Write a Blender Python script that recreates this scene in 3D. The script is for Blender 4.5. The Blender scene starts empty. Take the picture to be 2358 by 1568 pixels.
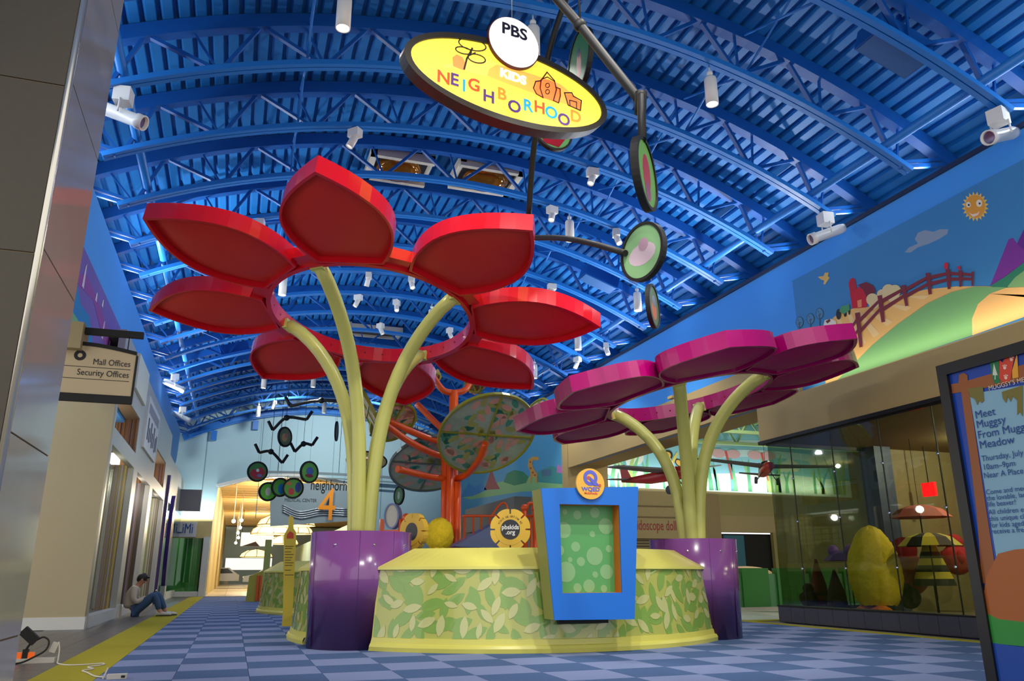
import bpy, math, random
from mathutils import Vector, Matrix
R = math.radians
V = Vector
random.seed(7)
scene = bpy.context.scene
COL = scene.collection

# ------------------------------------------------------------------ camera
CAM_H, FPX = 0.827, 1813.136                      # lens height (m), focal length in pixels of the 2358 frame
PITCH, YAW, ROLL = R(16.535), R(18.873), R(-0.2054)
cp, sp, cy, sy = math.cos(PITCH), math.sin(PITCH), math.cos(YAW), math.sin(YAW)
FWD = V((sy * cp, cy * cp, sp))
RT0 = V((cy, -sy, 0)); UP0 = RT0.cross(FWD)
RGT = math.cos(ROLL) * RT0 + math.sin(ROLL) * UP0
UPV = -math.sin(ROLL) * RT0 + math.cos(ROLL) * UP0
CAMP = V((0, 0, CAM_H))
cam_d = bpy.data.cameras.new('camera')
cam_d.sensor_width = 36.0
cam_d.lens = 36.0 * FPX / 2358.0
cam_d.clip_start, cam_d.clip_end = 0.05, 400
cam = bpy.data.objects.new('camera', cam_d)
COL.objects.link(cam)
m3 = Matrix((RGT, UPV, -FWD)).transposed()
cam.matrix_world = Matrix.Translation(CAMP) @ m3.to_4x4()
scene.camera = cam

# ------------------------------------------------------------------ light
scene.view_settings.view_transform = 'Standard'
scene.view_settings.look = 'None'
scene.view_settings.exposure = 0.0
scene.view_settings.gamma = 1.0
scene.view_settings.use_curve_mapping = False
world = bpy.data.worlds.new('world')
scene.world = world
world.use_nodes = True
bg = world.node_tree.nodes['Background']
bg.inputs[0].default_value = (1.0, 0.98, 0.94, 1)
bg.inputs[1].default_value = 1.4
scene.cycles.max_bounces = 6
scene.cycles.diffuse_bounces = 3
scene.cycles.glossy_bounces = 3
scene.cycles.transmission_bounces = 4
scene.cycles.transparent_max_bounces = 12
scene.cycles.sample_clamp_indirect = 6.0
scene.cycles.caustics_reflective = False
scene.cycles.caustics_refractive = False


def lamp(name, kind, loc, power, color=(1, 1, 1), target=None, **kw):
    d = bpy.data.lights.new(name, kind)
    d.energy = power
    d.color = color
    for k, v in kw.items():
        setattr(d, k, v)
    o = bpy.data.objects.new(name, d)
    COL.objects.link(o)
    o.location = loc
    if target is not None:
        o.rotation_euler = (V(target) - V(loc)).to_track_quat('-Z', 'Y').to_euler()
    return o


# ------------------------------------------------------------------ helpers
def at(x, y, X=None, Y=None, Z=None, D=None):
    """point of the place seen at a spot of the 2358x1568 frame, on a given real plane"""
    d = (x - 1179) * RGT - (y - 784) * UPV + FPX * FWD
    if X is not None: t = X / d.x
    elif Y is not None: t = Y / d.y
    elif Z is not None: t = (Z - CAM_H) / d.z
    else: t = D / FPX
    return CAMP + t * d


def lin(c):
    return tuple(((v / 255 / 12.92) if v / 255 <= 0.04045 else ((v / 255 + 0.055) / 1.055) ** 2.4) for v in c)


MATS = {}


def mat(name, rgb, rough=0.5, metal=0.0, spec=0.5, noise=None, bump=None, emit=0.0, coat=0.0, ecol=None):
    """procedural principled material; noise=(scale, amount) mottles, bump=(scale, strength)"""
    if name in MATS: return MATS[name]
    m = bpy.data.materials.new(name)
    m.use_nodes = True
    nt = m.node_tree
    b = nt.nodes['Principled BSDF']
    c = lin(rgb)
    b.inputs['Base Color'].default_value = (*c, 1)
    b.inputs['Roughness'].default_value = rough
    b.inputs['Metallic'].default_value = metal
    b.inputs['Specular IOR Level'].default_value = spec
    b.inputs['Coat Weight'].default_value = coat
    if emit:
        b.inputs['Emission Color'].default_value = (*(lin(ecol) if ecol else c), 1)
        b.inputs['Emission Strength'].default_value = emit
    if noise or bump:
        tc = nt.nodes.new('ShaderNodeTexCoord')
    if noise:
        n = nt.nodes.new('ShaderNodeTexNoise')
        n.inputs['Scale'].default_value = noise[0]
        n.inputs['Detail'].default_value = 3
        nt.links.new(tc.outputs['Object'], n.inputs['Vector'])
        mx = nt.nodes.new('ShaderNodeMix'); mx.data_type = 'RGBA'
        a = noise[1]
        mx.inputs[6].default_value = (*[v * (1 - a) for v in c], 1)
        mx.inputs[7].default_value = (*[min(1, v * (1 + a)) for v in c], 1)
        nt.links.new(n.outputs['Fac'], mx.inputs[0])
        nt.links.new(mx.outputs[2], b.inputs['Base Color'])
    if bump:
        n2 = nt.nodes.new('ShaderNodeTexNoise')
        n2.inputs['Scale'].default_value = bump[0]
        nt.links.new(tc.outputs['Object'], n2.inputs['Vector'])
        bp = nt.nodes.new('ShaderNodeBump')
        bp.inputs['Strength'].default_value = bump[1]
        bp.inputs['Distance'].default_value = 0.01
        nt.links.new(n2.outputs['Fac'], bp.inputs['Height'])
        nt.links.new(bp.outputs['Normal'], b.inputs['Normal'])
    MATS[name] = m
    return m


def glass(name, tint, alpha_reflect=0.06, dark=1.0):
    if name in MATS: return MATS[name]
    m = bpy.data.materials.new(name); m.use_nodes = True
    nt = m.node_tree
    nt.nodes.remove(nt.nodes['Principled BSDF'])
    out = nt.nodes['Material Output']
    t = nt.nodes.new('ShaderNodeBsdfTransparent'); t.inputs[0].default_value = (*[v * dark for v in lin(tint)], 1)
    g = nt.nodes.new('ShaderNodeBsdfGlossy'); g.inputs['Roughness'].default_value = 0.02
    g.inputs[0].default_value = (0.9, 0.95, 0.95, 1)
    fr = nt.nodes.new('ShaderNodeLayerWeight'); fr.inputs[0].default_value = 0.5
    pw = nt.nodes.new('ShaderNodeMath'); pw.operation = 'POWER'; pw.inputs[1].default_value = 4.0
    ad = nt.nodes.new('ShaderNodeMath'); ad.operation = 'MULTIPLY_ADD'; ad.inputs[1].default_value = 0.7; ad.inputs[2].default_value = alpha_reflect
    mx = nt.nodes.new('ShaderNodeMixShader')
    nt.links.new(fr.outputs['Facing'], pw.inputs[0]); nt.links.new(pw.outputs[0], ad.inputs[0]); nt.links.new(ad.outputs[0], mx.inputs[0])
    nt.links.new(t.outputs[0], mx.inputs[1]); nt.links.new(g.outputs[0], mx.inputs[2])
    nt.links.new(mx.outputs[0], out.inputs[0])
    MATS[name] = m
    return m


def stripes(name, cols, scale, axis='Y', rough=0.5, jitter=0.0):
    """flat print: irregular stripes along one axis of the object"""
    if name in MATS: return MATS[name]
    m = bpy.data.materials.new(name); m.use_nodes = True
    nt = m.node_tree; b = nt.nodes['Principled BSDF']
    b.inputs['Roughness'].default_value = rough
    tc = nt.nodes.new('ShaderNodeTexCoord')
    sep = nt.nodes.new('ShaderNodeSeparateXYZ'); nt.links.new(tc.outputs['Object'], sep.inputs[0])
    mul = nt.nodes.new('ShaderNodeMath'); mul.operation = 'MULTIPLY'; mul.inputs[1].default_value = scale
    nt.links.new(sep.outputs[axis], mul.inputs[0])
    wn = nt.nodes.new('ShaderNodeTexNoise'); wn.noise_dimensions = '1D'; wn.inputs['Scale'].default_value = 1.0
    wn.inputs['Detail'].default_value = 2
    nt.links.new(mul.outputs[0], wn.inputs['W'])
    rp = nt.nodes.new('ShaderNodeValToRGB'); rp.color_ramp.interpolation = 'CONSTANT'
    el = rp.color_ramp.elements
    while len(el) < len(cols): el.new(0.5)
    for i, c in enumerate(cols):
        el[i].position = 0.25 + 0.5 * i / len(cols) if i else 0.0
        el[i].color = (*lin(c), 1)
    nt.links.new(wn.outputs['Fac'], rp.inputs[0]); nt.links.new(rp.outputs[0], b.inputs['Base Color'])
    MATS[name] = m
    return m


ROOT = {}


def setp(o, label=None, cat=None, group=None, kind=None):
    if label: o['label'] = label
    if cat: o['category'] = cat
    if group: o['group'] = group
    if kind: o['kind'] = kind
    return o


def thing(name, label, cat, loc, group=None, rot=None):
    o = bpy.data.objects.new(name, None)
    o.empty_display_size = 0.1
    COL.objects.link(o)
    o.location = loc
    if rot is not None: o.rotation_euler = rot
    ROOT[o.name] = V(loc) if rot is None else V((0, 0, 0))
    return setp(o, label, cat, group)


def put(name, me, parent=None, **kw):
    o = bpy.data.objects.new(name, me)
    COL.objects.link(o)
    if parent is not None: o.parent = parent
    return setp(o, **kw)


def link_copy(src, parent):
    o = src.copy(); COL.objects.link(o); o.parent = parent
    return o


def frame(o, u, v):
    o, u, v = V(o), V(u).normalized(), V(v)
    v = (v - u * v.dot(u)).normalized()
    return (o, u, v, u.cross(v))


def basis(n, up=(0, 0, 1)):
    n = V(n).normalized(); up = V(up)
    if abs(n.dot(up)) > 0.98: up = V((0, 1, 0))
    u = up.cross(n).normalized()
    return u, n.cross(u)


class MB:
    def __init__(s): s.v, s.f, s.sm, s.mi = [], [], [], []

    def add(s, vs, fs, smooth=False, m=0):
        k = len(s.v); s.v += [V(p) for p in vs]
        for f in fs:
            s.f.append([i + k for i in f]); s.sm.append(smooth); s.mi.append(m)
        return s

    def obox(s, c, ax, h, m=0):
        c = V(c); a = [V(x) for x in ax]; vs = []
        for i in (-1, 1):
            for j in (-1, 1):
                for k in (-1, 1):
                    vs.append(c + a[0] * (i * h[0]) + a[1] * (j * h[1]) + a[2] * (k * h[2]))
        return s.add(vs, [(0, 1, 3, 2), (4, 6, 7, 5), (0, 4, 5, 1), (2, 3, 7, 6), (0, 2, 6, 4), (1, 5, 7, 3)], False, m)

    def box(s, x0, x1, y0, y1, z0, z1, m=0):
        return s.obox(((x0 + x1) / 2, (y0 + y1) / 2, (z0 + z1) / 2), ((1, 0, 0), (0, 1, 0), (0, 0, 1)),
                      ((x1 - x0) / 2, (y1 - y0) / 2, (z1 - z0) / 2), m)

    def bar(s, a, b, w, h, up=(0, 0, 1), m=0):
        a, b = V(a), V(b); d = (b - a); u, v = basis(d, up)
        return s.obox((a + b) / 2, (d.normalized(), u, v), (d.length / 2, w / 2, h / 2), m)

    def tube(s, pts, r, n=10, caps=True, m=0, smooth=True):
        pts = [V(p) for p in pts]; N = len(pts)
        rs = r if isinstance(r, (list, tuple)) else [r] * N
        d0 = (pts[1] - pts[0]).normalized(); u, v = basis(d0); vs = []
        for i, p in enumerate(pts):
            d = (pts[min(i + 1, N - 1)] - pts[max(i - 1, 0)]).normalized()
            u = (u - d * u.dot(d)).normalized(); v = d.cross(u)
            for k in range(n):
                a = 2 * math.pi * k / n
                vs.append(p + (u * math.cos(a) + v * math.sin(a)) * rs[i])
        fs = [(i * n + k, i * n + (k + 1) % n, (i + 1) * n + (k + 1) % n, (i + 1) * n + k) for i in range(N - 1) for k in range(n)]
        s.add(vs, fs, smooth, m)
        if caps:
            k0 = len(s.v) - len(vs)
            s.f += [[k0 + k for k in range(n)][::-1], [k0 + (N - 1) * n + k for k in range(n)]]
            s.sm += [False, False]; s.mi += [m, m]
        return s

    def lathe(s, c, prof, n=24, axis=(0, 0, 1), m=0, smooth=True):
        c = V(c); ax = V(axis).normalized(); u, v = basis(ax, (0, 1, 0)); vs = []
        for r, z in prof:
            for k in range(n):
                a = 2 * math.pi * k / n
                vs.append(c + ax * z + (u * math.cos(a) + v * math.sin(a)) * max(r, 1e-5))
        fs = [(i * n + k, i * n + (k + 1) % n, (i + 1) * n + (k + 1) % n, (i + 1) * n + k) for i in range(len(prof) - 1) for k in range(n)]
        return s.add(vs, fs, smooth, m)

    def plate(s, fr, pts, t0, t1, m=0):
        """prism of a flat outline in a frame, from height t0 to t1 along its normal"""
        o, u, v, n = fr; N = len(pts)
        lo = [o + u * a + v * b + n * t0 for a, b in pts]; hi = [o + u * a + v * b + n * t1 for a, b in pts]
        return s.add(lo + hi, [list(range(N))[::-1], list(range(N, 2 * N))] + [(i, (i + 1) % N, N + (i + 1) % N, N + i) for i in range(N)], False, m)

    def ringplate(s, fr, po, pi, t0, t1, m=0, smooth=False):
        o, u, v, n = fr; N = len(po)
        P = lambda p, t: o + u * p[0] + v * p[1] + n * t
        vs = [P(p, t0) for p in po] + [P(p, t0) for p in pi] + [P(p, t1) for p in po] + [P(p, t1) for p in pi]
        fs = []
        for i in range(N):
            j = (i + 1) % N
            fs += [(i, N + i, N + j, j), (2 * N + i, 2 * N + j, 3 * N + j, 3 * N + i), (i, j, 2 * N + j, 2 * N + i), (N + i, 3 * N + i, 3 * N + j, N + j)]
        return s.add(vs, fs, smooth, m)

    def surf(s, fn, nu, nv, smooth=True, m=0):
        vs = [fn(i / nu, j / nv) for i in range(nu + 1) for j in range(nv + 1)]
        w = nv + 1
        return s.add(vs, [(i * w + j, (i + 1) * w + j, (i + 1) * w + j + 1, i * w + j + 1) for i in range(nu) for j in range(nv)], smooth, m)

    def ball(s, c, r, nu=12, nv=8, ax=None, m=0):
        c = V(c); r = (r, r, r) if not isinstance(r, (tuple, list)) else r
        ax = ax or ((1, 0, 0), (0, 1, 0), (0, 0, 1)); ax = [V(a) for a in ax]
        def fn(a, b):
            th, ph = 2 * math.pi * a, math.pi * b
            return c + ax[0] * (r[0] * math.sin(ph) * math.cos(th)) + ax[1] * (r[1] * math.sin(ph) * math.sin(th)) + ax[2] * (-r[2] * math.cos(ph))
        return s.surf(fn, nu, nv, True, m)

    def shag(s, amt, seed=1):
        """roughen the surface into tufts"""
        r = random.Random(seed)
        c = sum(s.v, V((0, 0, 0))) / len(s.v)
        s.v = [p + (p - c).normalized() * r.uniform(-amt, amt) for p in s.v]
        return s

    def mesh(s, name, mats, off=V((0, 0, 0))):
        me = bpy.data.meshes.new(name)
        me.from_pydata([tuple(p - off) for p in s.v], [], s.f)
        for x in (mats if isinstance(mats, (list, tuple)) else [mats]): me.materials.append(x)
        me.polygons.foreach_set('use_smooth', s.sm)
        me.polygons.foreach_set('material_index', s.mi)
        me.update()
        return me

    def build(s, name, mats, parent=None, **kw):
        root = parent
        while root is not None and root.parent is not None: root = root.parent
        off = ROOT.get(root.name, V((0, 0, 0))) if root is not None else V((0, 0, 0))
        return put(name, s.mesh(name, mats, off), parent, **kw)

    def solo(s, name, mats, label, cat, group=None, kind=None):
        """a thing that is one mesh, its origin at its base"""
        xs = [p.x for p in s.v]; ys = [p.y for p in s.v]; zs = [p.z for p in s.v]
        o0 = V(((min(xs) + max(xs)) / 2, (min(ys) + max(ys)) / 2, min(zs)))
        o = put(name, s.mesh(name, mats, o0), None, label=label, cat=cat, group=group, kind=kind)
        o.location = o0; ROOT[o.name] = o0
        return o


def struct(name, mb, mats, label=None, parent=None):
    return mb.build(name, mats, parent, kind='structure' if parent is None else None, label=label)


def circ(r, n=32, ry=None, a0=0.0):
    ry = r if ry is None else ry
    return [(r * math.cos(a0 + 2 * math.pi * k / n), ry * math.sin(a0 + 2 * math.pi * k / n)) for k in range(n)]


def text(body, size, fr, m, parent, name='lettering', align='CENTER', xs=1.0, bold=0.0, t=0.004, rot=0.0, shear=0.0, **kw):
    cu = bpy.data.curves.new('lettering', 'FONT')
    cu.body = body; cu.size = size; cu.align_x = align; cu.align_y = 'CENTER'
    cu.offset = bold; cu.shear = shear; cu.resolution_u = 3
    ob = bpy.data.objects.new('tmp', cu)
    me = bpy.data.meshes.new_from_object(ob)
    bpy.data.objects.remove(ob)
    o, u, v, n = fr
    root = parent
    while root is not None and root.parent is not None: root = root.parent
    off = ROOT.get(root.name, V((0, 0, 0))) if root is not None else V((0, 0, 0))
    c, s_ = math.cos(rot), math.sin(rot)
    for p in me.vertices:
        a, b = p.co.x * xs, p.co.y
        p.co = o + u * (a * c - b * s_) + v * (a * s_ + b * c) + n * t - off
    me.materials.clear(); me.materials.append(m)
    return put(name, me, parent, **kw)


def spline(pts, n=8):
    """Catmull-Rom through points"""
    pts = [V(p) for p in pts]; P = [2 * pts[0] - pts[1]] + pts + [2 * pts[-1] - pts[-2]]; out = []
    for i in range(1, len(P) - 2):
        for k in range(n):
            t = k / n
            a, b, c, d = P[i - 1], P[i], P[i + 1], P[i + 2]
            out.append(0.5 * ((2 * b) + (c - a) * t + (2 * a - 5 * b + 4 * c - d) * t * t + (3 * b - a - 3 * c + d) * t ** 3))
    out.append(pts[-1])
    return out

# ================================================================== materials
BLUE_DECK = mat('blue_deck', (26, 116, 190), 0.5, noise=(1.5, 0.08))
BLUE_STEEL = mat('blue_steel', (34, 120, 206), 0.4)
BLUE_DARK = mat('blue_steel_dark', (14, 86, 168), 0.45)
BLUE_WALL = mat('blue_wall_paint', (66, 156, 236), 0.6, noise=(30, 0.03))
BLACK = mat('black_metal', (17, 16, 15), 0.6)
WHITE_PAINT = mat('white_paint', (225, 224, 218), 0.4)
TAN = mat('tan_plaster', (188, 160, 102), 0.7, noise=(20, 0.04), bump=(80, 0.05))
TAN_GREY = mat('tan_grey_wall', (168, 152, 112), 0.7, noise=(8, 0.04))
OLIVE = mat('olive_tan_wall', (160, 146, 100), 0.7)
GREY_FRAME = mat('grey_frame', (186, 183, 174), 0.35)
TEAL_WALL = mat('pale_teal_wall', (176, 208, 214), 0.7)
CARPET_L = mat('carpet_light', (130, 144, 184), 0.95, spec=0.1, noise=(160, 0.22), bump=(400, 0.5))
CARPET_D = mat('carpet_dark', (80, 104, 146), 0.95, spec=0.1, noise=(160, 0.25), bump=(400, 0.5))
CARPET_Y = mat('carpet_yellow', (170, 160, 52), 0.95, spec=0.1, noise=(160, 0.2), bump=(400, 0.5))
SLATE = mat('slate_tile', (98, 94, 90), 0.35, noise=(6, 0.2))
GROUT = mat('grout', (120, 114, 104), 0.9)
PALE_TILE = mat('pale_tile', (200, 194, 178), 0.3, noise=(3, 0.08))
DARK = mat('dark_interior', (20, 18, 16), 0.8)

# ================================================================== floor
floor = struct('floor', MB().box(-7, 26, -4, 95, -0.3, -0.012), GROUT)
T = 0.61
tl = MB().box(-T / 2 + .002, T / 2 - .002, -T / 2 + .002, T / 2 - .002, -0.01, 0).mesh('carpet_tile', CARPET_L)
td = tl.copy(); td.materials.clear(); td.materials.append(CARPET_D)
far_l, far_d = MB(), MB()
cells = [(c, m) for m in range(-12, 43) for c in range(16)]
near = sorted([k for k in cells if -7 <= k[1] <= 11 and not (5 <= k[0] <= 11 and 2 <= k[1] <= 8)], key=lambda k: k[1])
own = set(near[:300])
for c, m in cells:
    x0, y0 = -1.005 + T * c, 9.426 + T * m
    light = (c + m) % 2
    if (c, m) in own:
        o = put('carpet_tile', tl if light else td, floor)
        o.location = (x0 + T / 2, y0 + T / 2, 0)
    else:
        (far_l if light else far_d).box(x0 + .002, x0 + T - .002, y0 + .002, y0 + T - .002, -0.01, 0)
far_l.build('carpet_field_light', CARPET_L, floor, kind='stuff')
far_d.build('carpet_field_dark', CARPET_D, floor, kind='stuff')
MB().box(-1.52, -1.007, 2, 35.6, -0.01, 0.001).build('carpet_border', CARPET_Y, floor)
MB().box(8.757, 9.02, 2, 12.9, -0.01, 0.001).build('carpet_border', CARPET_Y, floor)
MB().box(8.757, 14, 12.9, 13.2, -0.01, 0.001).build('carpet_border', CARPET_Y, floor)
fs = MB().box(-.149, .149, -.30, .30, -0.01, 0).mesh('floor_tile', SLATE)
far_s = MB()
for k in range(9):
    for j in range(48):
        x, y = -1.673 - .303 * k, 6.6 + .606 * j + (0.3 if k % 2 else 0)
        if y > 15 and k > 2: continue
        if y < 20:
            o = put('floor_tile', fs, floor); o.location = (x, y, 0)
        else:
            far_s.box(x - .149, x + .149, y - .3, y + .3, -0.01, 0)
far_s.build('floor_tile_field', SLATE, floor, kind='stuff')
hf = MB()
for i in range(-1, 8):
    for j in range(0, 40):
        hf.box(-2.6 + i * 1.2, -2.6 + (i + 1) * 1.2 - .012, 36.3 + j * 1.2, 36.3 + (j + 1) * 1.2 - .012, -0.01, 0)
hf.build('hall_tile_field', PALE_TILE, floor, kind='stuff')
wf = MB()
for i in range(12):
    for j in range(10):
        wf.box(9.1 + i * 1.2, 9.1 + (i + 1) * 1.2 - .012, 13.25 + j * 1.2, 13.25 + (j + 1) * 1.2 - .012, -0.01, 0)
wf.build('wing_tile_field', PALE_TILE, floor, kind='stuff')

# ================================================================== vaulted ceiling
VX, VZ, RB, RT = 3.4, -4.55, 12.5, 13.2            # vault axis, chord radii


def arc(r, x): return VZ + math.sqrt(r * r - (x - VX) ** 2)


def arcp(r, a): return VX + r * math.sin(a), VZ + r * math.cos(a)


RD = RT + 0.12
prof = []
pitch = 0.21 / RD
nr = int(R(36) * 2 / pitch)
for i in range(nr):
    a = -R(36) + i * pitch
    prof += [arcp(RD, a), arcp(RD, a + .55 * pitch), arcp(RD + .07, a + .68 * pitch), arcp(RD + .07, a + .87 * pitch)]
dk = MB()
Y0, Y1 = 1.0, 37.2
vs = [V((x, Y0, z)) for x, z in prof] + [V((x, Y1, z)) for x, z in prof]
N = len(prof)
dk.add(vs, [(i, i + 1, N + i + 1, N + i) for i in range(N - 1)])
top = [arcp(RD + .12, -R(36) + R(72) * i / 40) for i in range(41)]
vs = [V((x, Y0, z)) for x, z in top] + [V((x, Y1, z)) for x, z in top]
dk.add(vs, [(i, 41 + i, 42 + i, i + 1) for i in range(40)])
ceiling = struct('ceiling', dk, BLUE_DECK, 'blue ribbed metal roof deck of the barrel vault')

# trusses: one set of meshes shared by all
A0 = 5.9 / RB
def chord(r, w, h, a0, a1, n=36, gap=0.0):
    mb = MB()
    def seg(ya, yb):
        vs = []
        for i in range(n + 1):
            a = a0 + (a1 - a0) * i / n
            for rr, y in ((r, ya), (r, yb), (r + h, yb), (r + h, ya)):
                x, z = arcp(rr, a); vs.append(V((x - VX, y, z)))
        fs = [(i * 4 + k, i * 4 + (k + 1) % 4, i * 4 + 4 + (k + 1) % 4, i * 4 + 4 + k) for i in range(n) for k in range(4)]
        fs += [(3, 2, 1, 0), tuple(n * 4 + k for k in range(4))]
        mb.add(vs, fs)
    if gap:
        seg(-w / 2, -gap / 2); seg(gap / 2, w / 2)
    else: seg(-w / 2, w / 2)
    return mb
me_bot = chord(RB, 0.17, 0.075, -A0, A0, gap=0.018).mesh('bottom_chord', BLUE_STEEL)
me_top = chord(RT - .09, 0.16, 0.20, -R(34), R(34)).mesh('top_chord', BLUE_DARK)
webs = []
nb = 8
for i in range(nb + 1):
    ab = -A0 + 2 * A0 * (i / nb) * 0.96 + A0 * .04
    xb, zb = arcp(RB + .05, ab)
    for sgn in (-1, 1):
        at_ = ab + sgn * A0 / nb * 0.93
        if abs(at_) > R(33): continue
        xt, zt = arcp(RT - .05, at_)
        webs.append((MB().bar((xb + sgn * .05 - VX, 0, zb), (xt - VX, 0, zt), 0.05, 0.05 if sgn > 0 else .07, (0, 1, 0)).mesh('web', BLUE_DARK)))
    xt, zt = arcp(RT - .05, ab - 0.012)
    webs.append(MB().bar((xb - VX, 0, zb), (xt - VX, 0, zt), 0.03, 0.03, (0, 1, 0)).mesh('web', BLUE_DARK))
for sgn in (-1, 1):
    xb, zb = arcp(RB, sgn * A0 * .97); xt, zt = arcp(RT, sgn * R(30))
    webs.append(MB().bar((xb - VX, 0, zb), (xt - VX, 0, zt), .06, .06, (0, 1, 0)).mesh('web', BLUE_DARK))
TRY = [13.14 + 1.67 * k for k in range(-6, 15)]
for y in TRY:
    t = thing('roof_truss', 'blue arched steel truss spanning under the vaulted ceiling', 'truss', (VX, y, 0), 'arched trusses of the vault')
    put('bottom_chord', me_bot, t); put('top_chord', me_top, t)
    for w in webs: put('web', w, t)
# longitudinal bracing between trusses and pipes along the eaves
for x in (0.35, 6.3):
    for y in TRY[:-1]:
        if y > 30: continue
        zb, zt = arc(RB, x), arc(RT, x)
        MB().tube([(x, y + .1, zb + .09), (x, y + 1.57, zt - .06)], 0.018, 6).tube([(x, y + .1, zt - .06), (x, y + 1.57, zb + .09)], 0.018, 6).solo(
            'cross_brace', BLUE_STEEL, 'thin blue crossed rod brace strung between two arched trusses', 'brace', 'crossed braces between the trusses')
MB().tube([(8.72, 1.5, 6.98), (8.72, 36, 6.98)], .07, 10).solo('eaves_pipe', BLUE_STEEL, 'long blue pipe under the deck beside the farm mural wall', 'pipe')
MB().tube([(-1.9, 6, 7.02), (-1.9, 36, 7.02)], .07, 10).solo('eaves_pipe', BLUE_STEEL, 'long blue pipe under the deck on the mall office side', 'pipe')

# ================================================================== side walls
wr = MB().box(9.38, 9.62, 1, 37, 3.95, 6.46)
wr.box(9.38, 9.62, 1, 12.6, 3.2, 3.95)
wr.box(9.38, 9.62, 22.45, 37, 0, 3.95)
wall_right = struct('wall_right', wr, BLUE_WALL)
struct('trim_1', MB().box(9.34, 9.64, 1, 37, 6.46, 6.53), mat('dark_navy_trim', (24, 32, 62), .5))
th = MB().box(9.30, 9.38, 1, 11.35, 3.23, 3.93).box(9.30, 9.38, 11.35, 12.62, 3.23, 4.69).box(9.30, 9.40, 12.62, 22.45, 3.9, 4.69)
th.box(9.38, 12.5, 12.45, 12.60, 3.9, 4.69)
struct('wall_right_header', th, TAN)
struct('wall_right_jamb', MB().box(9.28, 10.6, 22.0, 22.45, 0, 4.69).box(9.4, 10.6, 13, 22.0, 4.0, 4.2), TAN)
struct('trim_2', MB().box(9.27, 9.40, 1, 12.64, 3.17, 3.23), BLACK)

wl = MB().box(-2.75, -2.5, 4, 33.6, 4.0, 6.44)
cv = [(33.6 + .7 * math.sin(k * math.pi / 16), 5.05 + 1.39 * (1 - math.cos(k * math.pi / 16))) for k in range(9)]
wl.plate(frame((-2.75, 0, 0), (0, 1, 0), (0, 0, 1)), [(33.6, 5.05)] + cv[1:] + [(33.6, 6.44)], 0, .25)
wall_left = struct('wall_left', wl, mat('light_blue_wall_paint', (84, 162, 236), 0.6))

# end wall with the arched way into the next hall
FR_END = frame((0, 37, 0), (1, 0, 0), (0, 0, 1))
out = [(-3.4, 3.15), (-1.0, 3.15), (-.92, 4.5), (.2, 4.82), (1.2, 4.97), (2.2, 5.05), (3.4, 5.0), (4.6, 4.75), (5.3, 4.4), (5.3, 0), (10.2, 0)]
out += [(10.2 - 13.6 * i / 24, arc(RD - .05, 10.2 - 13.6 * i / 24)) for i in range(25)]
wall_back = struct('wall_back', MB().plate(FR_END, out, -0.25, 0), TEAL_WALL)
for x in (-1.55, 0.75, 6.2):
    MB().box(x - .015, x + .015, 36.985, 37, 3.2 if x < 5 else 0, arc(RD - .1, x)).build('wall_joint', mat('joint_grey', (120, 150, 158), .8), wall_back)
MB().plate(frame((0, 36.9, 0), (1, 0, 0), (0, 0, 1)), [(-.92, 4.5), (.2, 4.82), (1.2, 4.97), (2.2, 5.05), (3.4, 5.0), (4.6, 4.75), (5.3, 4.4), (5.3, 4.55), (4.6, 4.9), (3.4, 5.15), (2.2, 5.2), (1.2, 5.12), (.2, 4.97), (-1.0, 4.62)], -.35, 0.05).build('arch_edge', WHITE_PAINT, wall_back)
ga = MB()
for i in range(30):
    xa, xb = -2.55 + i * .395, -2.55 + (i + 1) * .395
    ga.bar((xa, 36.75, arc(RB, xa) + .12), (xb, 36.75, arc(RB, xb) + .12), .3, .26, (0, 1, 0))
ga.solo('end_girder', BLUE_STEEL, 'blue curved steel girder against the pale end wall', 'girder')
for x in (-1.3, 0.4, 6.4):
    MB().box(x - .12, x + .12, 36.7, 36.95, arc(RB, x) - .5, arc(RB, x) - .1).solo('girder_bracket', BLUE_STEEL, 'blue bracket under the end girder on the pale wall', 'bracket', 'brackets under the end girder')

# ================================================================== giant flowers in pots
POT = mat('purple_laminate', (128, 74, 138), 0.2, coat=0.3)
STEM = mat('stem_green', (198, 198, 108), 0.32)
RED_RIM = mat('red_rim', (214, 22, 38), 0.2, coat=0.2)
RED_PAN = mat('red_panel', (212, 44, 40), 0.4, spec=.3, noise=(3, 0.06))
MAG_RIM = mat('magenta_rim', (164, 0, 100), 0.25, coat=0.2)
MAG_PAN = mat('magenta_panel', (172, 4, 104), 0.45, spec=.25, noise=(3, 0.08))


def petal_outline(r0, rt, w0, wm, u0, nu=14):
    L, Rr = [], []
    for i in range(nu + 1):
        u = i / nu
        rho = r0 + (rt - r0) * u
        tau = w0 + (wm - w0) * (1 - ((u0 - u) / u0) ** 2) if u < u0 else wm * (1 - ((u - u0) / (1 - u0)) ** 2)
        L.append((rho, tau)); Rr.append((rho, -tau))
    return Rr + L[::-1][1:]          # tip appears once


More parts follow.
